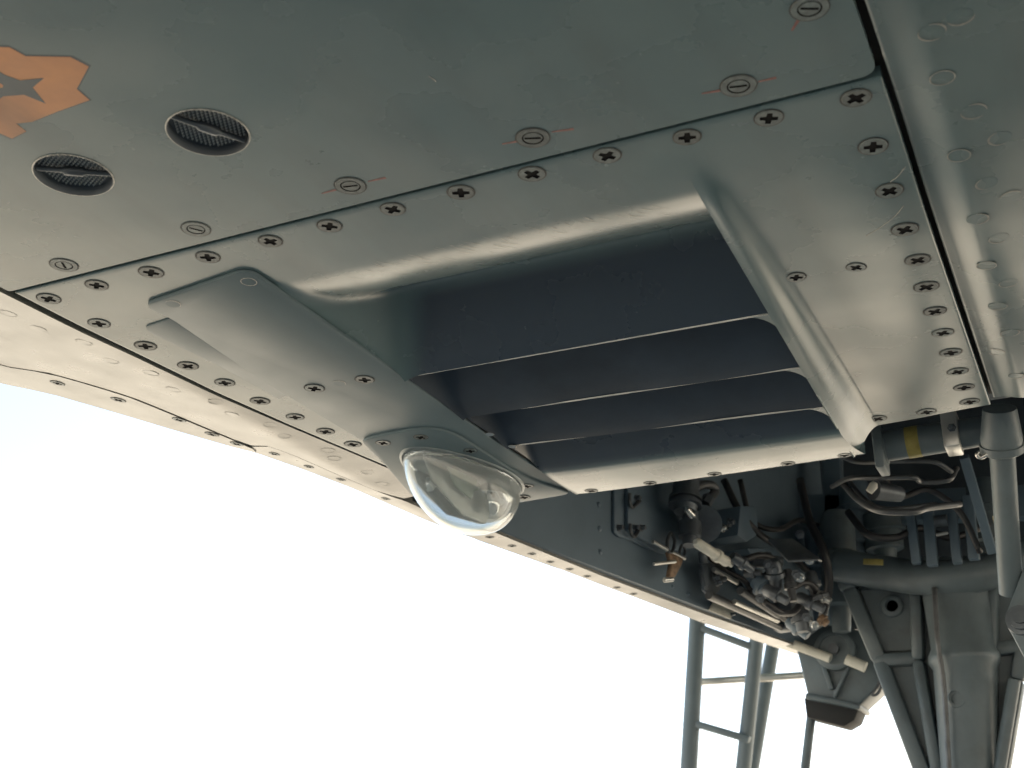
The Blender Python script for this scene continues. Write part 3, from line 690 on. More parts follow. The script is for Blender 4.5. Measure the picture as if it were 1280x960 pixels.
fasten(SCREW, [(-0.6438, 0.8669), (-0.6324, 0.9043), (-0.6233, 0.9440), (-0.6129, 1.0081), (-0.5791, 1.1673), (-0.5727, 1.2093), (-0.5669, 1.2491), (-0.5625, 1.2901), (-0.5556, 1.3298), (-0.5501, 1.3705), (-0.5385, 1.4385), (-0.5317, 1.4795)], st2, 'screw', hs3, 0.62)
# small dark steps of the upper surface that show past the edge
for a, b in (((-0.7124, 0.7855), (-0.7035, 0.8065)), ((-0.6924, 0.8234), (-0.6677, 0.8578)), ((-0.6386, 0.9254), (-0.6284, 0.9716)), ((-0.5958, 1.1702), (-0.5657, 1.3252))):
    bar('edge_seal', B(a, hs(*a) + 0.004), B(b, hs(*b) + 0.004), 0.006, 0.004, M['bayd'], st2, 0)

# skin to the right of the seam -----------------------------------------
cx = [-0.0524, -0.0519, -0.0514] + [-0.0505 + 0.0012 * i for i in range(34)] + [0.0, 0.05, 0.12, 0.3, 1.0, 3.0]
cy = [-1.2, -0.2, 0.2] + [0.3 + 0.02 * i for i in range(35)]
def hc(x, y):
    k = sstep(0.35, 0.60, y)
    h = 0.0036 * (1 - sstep(-0.0480, -0.0300, x)) * k - 0.005 * (1 - sstep(-0.030, 0.02, x)) * sstep(0.54, 0.68, y) + 0.0062 * (1 - sstep(-0.030, 0.02, x)) * clamp((y - 0.62) / 0.37) ** 1.3
    if x < -0.0514: h += 0.0006 * (1 - (x + 0.0524) / 0.0010)
    return h
vv = [B((x, min(y, 0.984)), hc(x, y)) for y in cy for x in cx]; nx = len(cx)
ff = [(j * nx + i, (j + 1) * nx + i, (j + 1) * nx + i + 1, j * nx + i + 1) for j in range(len(cy) - 1) for i in range(nx - 1)]
b0 = len(vv); vv += [vv[j * nx] + Vector((0, 0, 0.006)) for j in range(len(cy))]
ff += [(j * nx, (j + 1) * nx, b0 + j + 1, b0 + j) for j in range(len(cy) - 1)]
b1 = len(vv); vv += [vv[(len(cy) - 1) * nx + i] + Vector((0, 0, 0.008)) for i in range(nx)]
ff += [((len(cy) - 1) * nx + i, (len(cy) - 1) * nx + i + 1, b1 + i + 1, b1 + i) for i in range(nx - 1)]
cs = mesh('belly_skin', vv, ff, M['paint'], air, True, label='riveted belly skin to the right of the wide seam'); cs.data.set_sharp_from_angle(angle=R(50))
fasten(RIV_P, [(-0.0297, 0.5323), (-0.0196, 0.5662), (-0.0312, 0.6015), (-0.0210, 0.6336), (-0.0303, 0.6692), (-0.0214, 0.6984), (-0.0319, 0.7313), (-0.0221, 0.7624), (-0.0320, 0.7950), (-0.0287, 0.8438), (-0.0411, 0.8808), (-0.0322, 0.9297), (-0.0291, 0.4956), (-0.0164, 0.4894), (-0.0103, 0.5950), (-0.0112, 0.6544)], cs, 'rivet', hc)

# ------------------------------------------------------------------ wheel bay
WA = Vector((-0.5655, 1.1529)); WB_ = Vector((-0.4334, 1.8725)); WT = (WB_ - WA).normalized(); WN = Vector((WT.y, -WT.x))
WN3 = Vector((WN.x, WN.y, 0)); WT3 = Vector((WT.x, WT.y, 0))
def wl(s, d=0.0): p = WA + WT * s + WN * d; return (p.x, p.y)
wall = plate('bay_wall', [wl(-0.12), wl(0.93), wl(0.93, -0.010), wl(-0.12, -0.010)], 0.004, 0.42, M['bay'], air, label='blue-grey inner side wall of the open wheel bay')
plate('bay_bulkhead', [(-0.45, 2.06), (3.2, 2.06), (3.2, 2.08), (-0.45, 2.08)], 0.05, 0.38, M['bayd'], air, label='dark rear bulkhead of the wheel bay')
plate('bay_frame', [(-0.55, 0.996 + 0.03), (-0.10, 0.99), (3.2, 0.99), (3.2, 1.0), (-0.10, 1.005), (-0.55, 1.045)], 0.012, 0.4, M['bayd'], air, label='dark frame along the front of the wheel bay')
def bolt(p, nrm, r, parent, m='dsteel', name='bolt'):
    p = Vector(p); nrm = Vector(nrm).normalized(); rod(name, [(p - nrm * 0.002, r * 1.5), (p + nrm * 0.0012, r * 1.5), (p + nrm * 0.0013, r), (p + nrm * 0.006, r), (p + nrm * 0.0068, r * 0.8)] if m != 'bay' else [(p - nrm * 0.001, r * 1.1), (p + nrm * 0.001, r), (p + nrm * 0.0022, r * 0.7), (p + nrm * 0.0026, r * 0.2)], M[m], parent, 6 if m == 'dsteel' else 12)
for p in ((-0.5282, 1.3561, 0.0822), (-0.5281, 1.3567, 0.0527), (-0.5280, 1.3573, 0.0246)): bolt(B(p), WN3, 0.0035, wall, 'bay')
def wslab(name, pts, d, th, m, parent, label=None, bev=0.002):
    return slab(name, [B(p) for p in pts], WN3, th, M[m], parent, bev, label)
wslab('doubler', [(-0.5226, 1.3866, 0.1216), (-0.5232, 1.3834, 0.0541), (-0.5212, 1.3942, 0.0506), (-0.5168, 1.4183, 0.0532), (-0.5029, 1.4939, 0.0527), (-0.4897, 1.5656, 0.0631), (-0.4867, 1.5819, 0.1861)], 0, 0.005, 'bay', wall)
wslab('doubler', [(-0.5136, 1.4077, 0.1266), (-0.5143, 1.4041, 0.0613), (-0.5109, 1.4225, 0.0576), (-0.4980, 1.4927, 0.0571), (-0.4864, 1.5560, 0.0669), (-0.4840, 1.5693, 0.1819)], 0, 0.006, 'bay', wall)
for p in ((-0.5167, 1.3912, 0.0613), (-0.5057, 1.4177, 0.0669), (-0.5029, 1.4332, 0.0706), (-0.5046, 1.4240, 0.1063)): bolt(B(p), WN3, 0.0032, wall)
for pts in ([(-0.5053, 1.4033, 0.1067), (-0.5054, 1.4026, 0.0953), (-0.5041, 1.4099, 0.0910), (-0.5008, 1.4278, 0.1038)], [(-0.5054, 1.4029, 0.0680), (-0.5055, 1.4023, 0.0589), (-0.5038, 1.4114, 0.0540), (-0.5012, 1.4255, 0.0684)]):
    tube('wall_clip', [B(p) for p in pts], 0.0022, M['pipe'], wall, 8)

# linkage hanging from the wall, brown with age
lk = part('release_linkage', 'small rusty linkage with wire rings on the bay wall')
tube('wire_ring', [B(p) for p in ((-0.4769, 1.4696, 0.0708), (-0.4751, 1.4791, 0.0637), (-0.4761, 1.4738, 0.0491), (-0.4780, 1.4634, 0.0448), (-0.4786, 1.4604, 0.0563))], 0.0022, M['pipe'], lk, 8, 5, closed=True)
tube('wire_ring', [B(p) for p in ((-0.4714, 1.4994, 0.0621), (-0.4704, 1.5050, 0.0561), (-0.4713, 1.5000, 0.0467), (-0.4728, 1.4917, 0.0459), (-0.4727, 1.4925, 0.0543))], 0.0018, M['pipe'], lk, 8, 5, closed=True)
rod('pin', [(B((-0.4878, 1.4324, 0.0514)), 0.0026), (B((-0.4787, 1.4596, 0.0470)), 0.0026)], M['alu'], lk, 10)
rod('pin', [(B((-0.4765, 1.4715, 0.0466)), 0.0024), (B((-0.4705, 1.5040, 0.0455)), 0.0024)], M['alu'], lk, 10)
wslab('rusty_bracket', [(-0.4841, 1.4632, 0.0454), (-0.4767, 1.5038, 0.0481), (-0.4784, 1.4943, 0.0337), (-0.4817, 1.4765, 0.0148), (-0.4843, 1.4625, 0.0129), (-0.4829, 1.4699, 0.0306)], 0, 0.007, 'rust', lk)
rod('pin', [(B((-0.4851, 1.4245, 0.0213)), 0.002), (B((-0.4713, 1.4665, 0.0326)), 0.002)], M['alu'], lk, 10)
rod('pin', [(B((-0.4808, 1.4484, 0.0065)), 0.003), (B((-0.4728, 1.4585, 0.0089)), 0.003)], M['steel'], lk, 10)

# valve with bent pipe
va_ = part('control_valve', 'ribbed valve with bent pipe behind the vent lip')
c0 = B((-0.4551, 1.4774, 0.1394)); c1 = B((-0.4567, 1.4689, 0.0951)); D = c1 - c0
rod('valve_body', [(c0, 0.017), (c0 + D * 0.55, 0.017), (c0 + D * 0.56, 0.021), (c0 + D * 0.64, 0.021), (c0 + D * 0.65, 0.017), (c0 + D * 0.72, 0.017), (c0 + D * 0.73, 0.021), (c0 + D * 0.82, 0.021), (c0 + D * 0.83, 0.016), (c1, 0.014)], M['dsteel'], va_, 20)
tube('bent_pipe', [B(p) for p in ((-0.4522, 1.4933, 0.1309), (-0.4441, 1.5098, 0.1410), (-0.4360, 1.5259, 0.1436), (-0.4345, 1.5340, 0.1381), (-0.4372, 1.5194, 0.1257), (-0.4411, 1.5093, 0.1148))], 0.006, M['pipe'], va_, 12)
rod('pipe_nut', [(B((-0.4380, 1.5149, 0.1245)), 0.008), (B((-0.4415, 1.5070, 0.1131)), 0.008)], M['dsteel'], va_, 6)
c0 = B((-0.4539, 1.4837, 0.0988)); c1 = B((-0.4551, 1.4772, 0.0538)); D = c1 - c0
rod('valve_stem', [(c0, 0.010), (c0 + D * 0.3, 0.010), (c0 + D * 0.31, 0.014), (c0 + D * 0.75, 0.014), (c0 + D * 0.76, 0.010), (c1, 0.009)], M['dsteel'], va_, 16)
rod('bright_tip', [(B((-0.4418, 1.4282, 0.0862)), 0.004), (B((-0.4393, 1.4418, 0.0815)), 0.005)], M['steel'], va_, 10)
rod('pulley', [(B((-0.4585, 1.5418, 0.0989)), 0.024), (B((-0.4531, 1.5271, 0.0944)), 0.024), (B((-0.4517, 1.5233, 0.0933)), 0.019), (B((-0.4470, 1.5103, 0.0893)), 0.019), (B((-0.4457, 1.5065, 0.0881)), 0.024), (B((-0.4404, 1.4912, 0.0835)), 0.024)], M['dsteel'], va_, 28)
wslab('support', [(-0.4704, 1.6153, 0.1366), (-0.4616, 1.6637, 0.1486), (-0.4607, 1.6685, 0.1106), (-0.4681, 1.6283, 0.0901), (-0.4730, 1.6013, 0.0929)], 0, 0.05, 'bay', va_)
bolt(B((-0.4307, 1.5440, 0.0908)), WN3, 0.004, va_, 'steel'); bolt(B((-0.4279, 1.5702, 0.1049)), WN3, 0.004, va_)
c0 = B((-0.4365, 1.4403, 0.0476)); c1 = B((-0.4193, 1.5338, 0.0388)); D = c1 - c0
rod('bright_plunger', [(c0, 0.003), (c0 + D * 0.07, 0.0065), (c0 + D * 0.55, 0.0065), (c0 + D * 0.56, 0.0085), (c0 + D * 0.63, 0.0085), (c0 + D * 0.64, 0.006), (c0 + D * 0.85, 0.007), (c0 + D * 0.86, 0.004), (c1, 0.0035)], M['white'], va_, 16, label='bright pale plunger rod')

# fork and push rods along the lower wall
fk = part('door_linkage', 'fork and parallel push rods low on the bay wall')
wslab('fork', [(-0.4707, 1.5587, 0.0520), (-0.4619, 1.6064, 0.0622), (-0.4615, 1.6088, 0.0259), (-0.4659, 1.5847, 0.0106), (-0.4698, 1.5636, 0.0171)], 0, 0.006, 'dsteel', fk)
wslab('fork_slot', [(-0.4643, 1.5546, 0.0462), (-0.4598, 1.5793, 0.0514), (-0.4599, 1.5788, 0.0278), (-0.4632, 1.5605, 0.0210)], 0, 0.0012, 'bayd', fk, None, 0.0004)
for a, b, r, m in (((-0.4616, 1.5527, 0.0645), (-0.4611, 1.5554, 0.0502), 0.006, 'dsteel'), ((-0.4532, 1.5707, 0.0445), (-0.4412, 1.6363, 0.0407), 0.0034, 'alu'), ((-0.4306, 1.6106, 0.0233), (-0.4100, 1.7229, 0.0117), 0.0055, 'pipe'), ((-0.4595, 1.5639, 0.0099), (-0.4206, 1.7759, 0.0048), 0.0055, 'pipe'), ((-0.4401, 1.6143, 0.0101), (-0.4161, 1.7454, 0.0077), 0.0035, 'alu')):
    rod('push_rod', [(B(a), r), (B(b), r)], M[m], fk, 12)
for p in ((-0.4526, 1.5740, 0.0345), (-0.4515, 1.5800, 0.0294), (-0.4493, 1.5920, 0.0361)): bolt(B(p), WN3, 0.0035, fk)
wslab('end_bracket', [(-0.4307, 1.7767, 0.0424), (-0.4255, 1.8049, 0.0524), (-0.4236, 1.8152, 0.0193), (-0.4272, 1.7957, -0.0002), (-0.4310, 1.7749, 0.0009)], 0, 0.03, 'dsteel', fk)
wslab('data_plate', [(-0.4736, 1.6372, 0.0222), (-0.4624, 1.6980, 0.0203), (-0.4659, 1.6787, 0.0014), (-0.4773, 1.6167, 0.0022)], 0, 0.002, 'white', fk, 'small off-white plate on the wall', 0.0006)
for p in ((-0.4728, 1.6301, 0.0174), (-0.4636, 1.6801, 0.0080)): bolt(B(p), WN3, 0.0018, fk)
for p in ((-0.4616, 1.7191, 0.0199), (-0.4491, 1.7868, 0.0172), (-0.4364, 1.8563, 0.0175), (-0.4890, 1.5696, 0.0159), (-0.4967, 1.5276, 0.0172)): bolt(B(p), WN3, 0.0022, wall, 'bay')

# fittings crowded at the end of the wall
mf = part('hydraulic_manifold', 'crowded dark hydraulic fittings at the end of the bay wall')
wslab('manifold_block', [(-0.4563, 1.6367, 0.0842), (-0.4354, 1.7511, 0.1095), (-0.4196, 1.8366, 0.0620), (-0.4254, 1.8052, 0.0384), (-0.4464, 1.6912, 0.0453)], 0, 0.035, 'bay', mf)
slab('shelf_plate', [B(p) for p in ((-0.3741, 1.5500, 0.0690), (-0.3416, 1.5500, 0.0653), (-0.2999, 1.5000, 0.0234), (-0.3395, 1.5000, 0.0256))], Vector((0, 0, 1)), 0.003, M['dsteel'], mf, 0.0006)
tube('shelf_edge', [B((-0.3422, 1.5480, 0.0644)), B((-0.3210, 1.5230, 0.0431)), B((-0.2996, 1.4980, 0.0224))], 0.0013, M['edge'], mf, 8, 2)
for a, b, r, m in (((-0.4143, 1.6200, 0.0647), (-0.3786, 1.6400, 0.0635), 0.010, 'dsteel'), ((-0.4105, 1.6200, 0.0406), (-0.3940, 1.6200, 0.0176), 0.013, 'bay'), ((-0.3959, 1.6000, 0.0210), (-0.3662, 1.6000, 0.0004), 0.008, 'dsteel'), ((-0.3817, 1.6000, 0.0566), (-0.3850, 1.6200, 0.0242), 0.011, 'dsteel'), ((-0.3685, 1.6200, 0.0470), (-0.3635, 1.6200, 0.0043), 0.007, 'pipe'), ((-0.3676, 1.6600, 0.0203), (-0.3335, 1.6600, -0.0009), 0.008, 'dsteel'), ((-0.3522, 1.6800, 0.0558), (-0.3464, 1.6800, 0.0225), 0.009, 'dsteel'), ((-0.3735, 1.7000, 0.0128), (-0.3718, 1.7000, -0.0198), 0.012, 'dsteel'), ((-0.3399, 1.6600, 0.0210), (-0.3242, 1.6600, 0.0089), 0.006, 'alu'), ((-0.3426, 1.6400, 0.0107), (-0.3214, 1.6400, 0.0150), 0.004, 'pipe'), ((-0.3488, 1.7000, -0.0024), (-0.3390, 1.7000, -0.0118), 0.007, 'rust'), ((-0.4210, 1.6000, 0.0436), (-0.3976, 1.6000, 0.0412), 0.006, 'pipe'), ((-0.4138, 1.5200, 0.0463), (-0.3972, 1.5500, 0.0340), 0.007, 'dsteel'), ((-0.3956, 1.7200, 0.0022), (-0.3702, 1.7200, -0.0217), 0.009, 'bay')):
    a = B(a); b = B(b); D = b - a
    rod('fitting', [(a, r * 0.75), (a + D * 0.12, r), (a + D * 0.42, r), (a + D * 0.44, r * 1.25), (a + D * 0.6, r * 1.25), (a + D * 0.62, r * 0.8), (b, r * 0.7)], M[m], mf, 12)
for p in ((-0.3758, 1.5800, 0.0387), (-0.3835, 1.5800, 0.0468), (-0.3486, 1.5800, 0.0297), (-0.3483, 1.6000, 0.0299), (-0.3479, 1.6200, 0.0922), (-0.3971, 1.5800, 0.0033), (-0.3382, 1.6200, 0.0567), (-0.3530, 1.6400, -0.0136), (-0.3478, 1.6600, -0.0207)):
    bolt(B(p), Vector((0.25, -0.9, -0.35)), 0.0042, mf, 'steel' if random.random() < 0.4 else 'dsteel')
for pts in ([(-0.4146, 1.5800, 0.0553), (-0.3981, 1.6000, 0.0647), (-0.3843, 1.6200, 0.0616), (-0.3786, 1.6200, 0.0395)], [(-0.3641, 1.6200, 0.0222), (-0.3523, 1.6400, 0.0328), (-0.3435, 1.6600, 0.0288), (-0.3455, 1.6800, 0.0085)], [(-0.3972, 1.6000, 0.0033), (-0.3822, 1.6200, -0.0076), (-0.3735, 1.6600, -0.0005), (-0.3650, 1.6800, 0.0188)]):
    tube('hose', [B(p) for p in pts], 0.0045, M['hose'], mf, 10)

# flexible hoses looping across the upper bay
for pts, r in (([(-0.4478, 1.6281, 0.1831), (-0.4278, 1.6261, 0.1343), (-0.4112, 1.6610, 0.1099), (-0.4005, 1.7748, 0.1115), (-0.3937, 1.8670, 0.1023)], 0.005),
               ([(-0.4445, 1.7013, 0.2044), (-0.4330, 1.7086, 0.1455), (-0.4060, 1.7447, 0.1377), (-0.3907, 1.8279, 0.1721), (-0.3794, 1.9453, 0.1889)], 0.004),
               ([(-0.4671, 1.5783, 0.0713), (-0.4508, 1.6116, 0.0535), (-0.4341, 1.6472, 0.0446), (-0.4219, 1.6580, 0.0250), (-0.4087, 1.7304, 0.0108), (-0.3966, 1.7960, 0.0088)], 0.004),
               ([(-0.3692, 1.7500, 0.2087), (-0.3543, 1.7200, 0.1391), (-0.3345, 1.7000, 0.0863), (-0.3359, 1.7200, 0.0465), (-0.3545, 1.7500, 0.0100)], 0.006),
               ([(-0.2972, 1.7000, 0.1383), (-0.2705, 1.6800, 0.0986), (-0.2378, 1.7000, 0.0955), (-0.2105, 1.7400, 0.1159), (-0.1729, 1.7600, 0.1032), (-0.1276, 1.8000, 0.1275)], 0.005),
               ([(-0.2343, 1.6000, 0.1568), (-0.2157, 1.6200, 0.1279), (-0.1827, 1.6400, 0.1379), (-0.1492, 1.6600, 0.1092), (-0.1350, 1.7000, 0.0646)], 0.004)):
    tube('flexible_hose', [B(p) for p in pts], r, M['hose'], air, 10, label='black flexible hose looping through the wheel bay')
# actuator bodies standing between the fittings and the gear leg
ag = part('uplock_assembly', 'dark uplock bodies packed between the bay wall and the gear leg')
for a, b, r, m in (((-0.3453, 1.8800, 0.1931), (-0.3550, 1.8800, 0.0117), 0.026, 'gear'), ((-0.3843, 1.9200, 0.1829), (-0.3924, 1.9200, 0.0341), 0.020, 'bay'), ((-0.3260, 1.9500, 0.2622), (-0.3360, 1.9500, 0.1341), 0.024, 'bay'), ((-0.2923, 1.9500, 0.2056), (-0.2906, 1.9500, 0.1293), 0.030, 'gear'), ((-0.1315, 1.9000, 0.2212), (-0.1405, 1.9000, 0.1017), 0.026, 'gear')):
    a = B(a); b = B(b); D = b - a
    rod('uplock_body', [(a, r * 0.7), (a + D * 0.08, r), (a + D * 0.34, r), (a + D * 0.36, r * 1.18), (a + D * 0.42, r * 1.18), (a + D * 0.44, r), (a + D * 0.78, r * 0.95), (a + D * 0.80, r * 0.6), (b, r * 0.5)], M[m], ag, 20)
bar('uplock_beam', B((-0.4200, 1.9700, 0.2267)), B((-0.0629, 1.9700, 0.1977)), 0.05, 0.03, M['bay'], ag, 0.004)
bar('uplock_beam', B((-0.3596, 1.9700, 0.3270)), B((-0.3714, 1.9700, 0.1425)), 0.03, 0.03, M['bay'], ag, 0.004)
# cylinder, pipes and struts deep in the bay
ac = part('retraction_actuator', 'grey horizontal actuator with a yellow band behind the panel edge')
a = B((-0.1615, 1.0900, 0.0146)); b = B((-0.0672, 1.0900, 0.0168)); D = b - a
rod('actuator_barrel', [(a, 0.012), (a + D * 0.02, 0.016), (a + D * 0.10, 0.016), (a + D * 0.105, 0.0135), (a + D * 0.72, 0.0135), (b, 0.0125)], M['gear'], ac, 20)
rod('yellow_band', [(a + D * 0.29, 0.0139), (a + D * 0.41, 0.0139)], M['yellow'], ac, 20)
bar('clamp', a + D * 0.70 + Vector((0, -0.006, -0.016)), a + D * 0.70 + Vector((0, -0.006, 0.018)), 0.013, 0.030, M['alu'], ac)
bolt(a + D * 0.70 + Vector((0.002, -0.021, 0)), (0, -1, -0.2), 0.0025, ac)
bar('end_clevis', a + Vector((0.005, -0.004, -0.024)), a + Vector((0.005, -0.004, 0.016)), 0.008, 0.030, M['gear'], ac)
for pts, r in (([(-0.2646, 1.4000, 0.1296), (-0.2353, 1.4200, 0.1151), (-0.1951, 1.4000, 0.1032), (-0.1480, 1.4000, 0.0965), (-0.1304, 1.4200, 0.0880)], 0.0026), ([(-0.2783, 1.5000, 0.1141), (-0.2426, 1.4200, 0.0957), (-0.2057, 1.4000, 0.0857), (-0.1696, 1.4000, 0.0808), (-0.1640, 1.4200, 0.0813), (-0.1357, 1.4200, 0.0794), (-0.1265, 1.4400, 0.0983)], 0.003), ([(-0.2567, 1.4600, 0.1016), (-0.2360, 1.4200, 0.0699), (-0.2114, 1.4000, 0.0481), (-0.1757, 1.4000, 0.0419), (-0.1607, 1.4200, 0.0501), (-0.1301, 1.4600, 0.0620)], 0.0038), ([(-0.2498, 1.4600, 0.1046), (-0.2305, 1.4400, 0.0738), (-0.2037, 1.4200, 0.0545), (-0.1559, 1.4600, 0.0652)], 0.0026)):
    tube('hydraulic_pipe', [B(p) for p in pts], r, M['pipe'], air, 10, label='thin hydraulic pipe curving through the dark bay')
pc = part('pipe_coupling', 'pale coupling among the bay pipes')
rod('coupling', [(B((-0.2196, 1.4000, 0.0706)), 0.004), (B((-0.2136, 1.4000, 0.0773)), 0.005), (B((-0.2115, 1.4000, 0.0808)), 0.003)], M['white'], pc, 10)
rod('coupling_body', [(B((-0.2172, 1.4200, 0.0789)), 0.012), (B((-0.1929, 1.4500, 0.0786)), 0.009)], M['dsteel'], pc, 12)
for a, b, w in (((-0.2179, 1.7200, 0.1340), (-0.2177, 1.7200, 0.0620), 0.012), ((-0.1947, 1.7200, 0.1356), (-0.1978, 1.7200, 0.0567), 0.014), ((-0.1647, 1.7200, 0.1274), (-0.1663, 1.7200, 0.0567), 0.012), ((-0.1419, 1.7200, 0.1468), (-0.1449, 1.7200, 0.0598), 0.014), ((-0.1302, 1.6000, 0.1636), (-0.1205, 1.7000, 0.0631), 0.012)):
    bar('bay_strut', B(a), B(b), w, 0.014, M['bay'], air, 0.002, label='slim upright strut in the dark bay')
rod('strut_link', [(B((-0.1864, 1.7000, 0.1115)), 0.008), (B((-0.1701, 1.7000, 0.1117)), 0.008)], M['dsteel'], pc, 12); bar('strut_clip', B((-0.1855, 1.6900, 0.0903)), B((-0.1702, 1.6900, 0.0917)), 0.004, 0.006, M['alu'], pc)
bar('yellow_tag', B((-0.2870, 1.7200, 0.0726)), B((-0.2609, 1.7200, 0.0687)), 0.008, 0.003, M['yellow'], air, 0.0005, label='small ochre yellow tag above the gear leg')
slab('cream_sheet', [B(p) for p in ((-0.1008, 1.5000, 0.0551), (-0.0868, 1.5000, 0.0562), (-0.0894, 1.5000, 0.0114), (-0.0953, 1.5000, 0.0121))], Vector((0, 1, 0)), 0.004, M['ochre'], air, 0.0005, label='narrow cream sheet beside the near strut')

# near strut at the right edge
ns = part('near_strut', 'grey tubular strut with a collar below the belly seam')
a = B((-0.0538, 1.0600, 0.0174)); b = B((-0.0718, 1.1600, -0.1114)); D = b - a
rod('strut_tube', [(a + D * 0.10, 0.0105), (a + D * 0.98, 0.0100)], M['gear'], ns, 20)
rod('collar', [(a - D * 0.04, 0.0135), (a + D * 0.12, 0.0170), (a + D * 0.15, 0.0165), (a + D * 0.152, 0.0178), (a + D * 0.19, 0.0178), (a + D * 0.21, 0.012)], M['gear'], ns, 24)
tube('retaining_clip', [a + D * 0.20 + Vector((-0.017, -0.010, 0.0)), a + D * 0.215 + Vector((-0.019, -0.012, 0)), a + D * 0.235 + Vector((-0.016, -0.013, 0)), a + D * 0.225 + Vector((-0.010, -0.015, 0))], 0.0018, M['steel'], ns, 8)
slab('bracket_plate', [B(p) for p in ((-0.0397, 1.1400, -0.0597), (-0.0514, 1.1400, -0.0795), (-0.0762, 1.1400, -0.1289), (-0.0782, 1.1400, -0.1389), (-0.0740, 1.1400, -0.1501), (-0.0589, 1.1400, -0.1933), (-0.0111, 1.1400, -0.1963), (0.0097, 1.1400, -0.0655))], Vector((0.1, 1, 0)), 0.010, M['gear'], ns, 0.002, 'pale grey bracket plate with a large bolt')
pb = B((-0.0656, 1.1360, -0.1374)); rod('bracket_bolt', [(pb + Vector((0, 0.004, 0)), 0.0125), (pb + Vector((0, -0.002, 0)), 0.0125), (pb + Vector((0, -0.0022, 0)), 0.009), (pb + Vector((0, -0.009, 0)), 0.009), (pb + Vector((0, -0.0092, 0)), 0.005), (pb + Vector((0, -0.013, 0)), 0.005)], M['dsteel'], ns, 12)

# bracket hanging under the end of the edge strip
br = part('door_jack', 'grey jack bracket with round cam hanging below the bay wall')
YB = 1.93
slab('jack_box', [B(p) for p in ((-0.4359, 1.9300, 0.0078), (-0.4231, 1.9300, -0.0719), (-0.3824, 1.9300, -0.0824), (-0.3516, 1.9300, -0.0899), (-0.3165, 1.9300, -0.0621), (-0.2994, 1.9300, -0.0307), (-0.3199, 1.9300, 0.0179), (-0.3896, 1.9300, 0.0357))], Vector((0, 1, 0)), 0.07, M['gear'], br, 0.004)
slab('lower_rim', [B(p) for p in ((-0.4250, 1.9250, -0.0654), (-0.3842, 1.9250, -0.0748), (-0.3458, 1.9250, -0.0874), (-0.3487, 1.9250, -0.0941), (-0.3851, 1.9250, -0.0841), (-0.4268, 1.9250, -0.0735))], Vector((0, 1, 0)), 0.08, M['gear'], br, 0.002)
bar('jack_rib', B((-0.3565, 1.9250, -0.0299)), B((-0.3830, 1.9250, -0.0749)), 0.005, 0.012, M['gear'], br)
bar('jack_rib', B((-0.3941, 1.9250, -0.0273)), B((-0.3855, 1.9250, -0.0631)), 0.007, 0.012, M['gear'], br)
pcn = B((-0.3746, 1.9150, -0.0066)); rod('cam_disc', [(pcn + Vector((0, 0.014, 0)), 0.030), (pcn + Vector((0, -0.002, 0)), 0.030), (pcn + Vector((0, -0.004, 0)), 0.027), (pcn + Vector((0, -0.0042, 0)), 0.022), (pcn + Vector((0, -0.002, 0)), 0.021)], M['gear'], br, 36)
rod('cam_hub', [(pcn + Vector((0, 0, 0)), 0.008), (pcn + Vector((0, -0.010, 0)), 0.008)], M['dsteel'], br, 16)
a = B((-0.4397, 1.9000, 0.0065)); b = B((-0.3787, 1.9000, -0.0218)); rod('sun_toned_rod', [(a, 0.007), (b, 0.007), (b + (b - a) * 0.02, 0.005)], M['white'], br, 14, label='rod coloured pale for sunlight')  # off-white colour stands in for sun on both rods
a = B((-0.3556, 1.9000, -0.0246)); b = B((-0.3292, 1.9000, -0.0381)); rod('sun_toned_rod', [(a, 0.008), (b, 0.008)], M['white'], br, 14, label='rod end coloured pale for sunlight')
slab('rubber_pad', [B(p) for p in ((-0.4313, 1.9400, -0.0700), (-0.3902, 1.9400, -0.0795), (-0.3511, 1.9400, -0.0886), (-0.3599, 1.9400, -0.1066), (-0.3770, 1.9400, -0.1149), (-0.4300, 1.9400, -0.0983))], Vector((0, 1, 0)), 0.06, M['rubber'], br, 0.002)
rod('jack_rod', [(B((-0.4294, 1.9700, -0.0946)), 0.007), (B((-0.4518, 1.9700, -0.2028)), 0.007)], M['gear'], br, 14)
tube('clip_wire', [B(p) for p in ((-0.3093, 1.9300, -0.0370), (-0.3185, 1.9300, -0.0596), (-0.3291, 1.9300, -0.0728), (-0.3197, 1.9300, -0.0711), (-0.3082, 1.9300, -0.0487))], 0.0022, M['pipe'], br, 8)

# main gear leg
lg = part('landing_gear_leg', 'heavy cast landing gear leg with webs and central strut')
Yg = 1.80
def gp(p): return B(p)
slab('leg_casting', [gp(p) for p in ((-0.3431, 1.8200, 0.1042), (-0.3288, 1.8200, 0.0617), (-0.2965, 1.8200, -0.0397), (-0.2438, 1.8200, -0.2299), (-0.1642, 1.8200, -0.2321), (-0.1161, 1.8200, -0.0821), (-0.0805, 1.8200, -0.0001), (-0.0581, 1.8200, 0.0852))], Vector((0, 1, 0)), 0.03, M['gear'], lg, 0.004)
def rib(pa, pb_, w, d=0.03): bar('rib', B(pa) + Vector((0, 0.006, 0)), B(pb_) + Vector((0, 0.006, 0)), w * 1.35, d, M['gear'], lg, 0.006)
rib((-0.3326, 1.8100, 0.0961), (-0.3251, 1.8100, 0.0557), 0.020); rib((-0.3249, 1.8100, 0.0580), (-0.2932, 1.8100, -0.0460), 0.016); rib((-0.2930, 1.8100, -0.0438), (-0.2445, 1.8100, -0.2306), 0.016)
rib((-0.3019, 1.8100, -0.0453), (-0.2376, 1.8100, -0.0467), 0.014); rib((-0.1478, 1.8100, -0.0414), (-0.0953, 1.8100, -0.0390), 0.014)
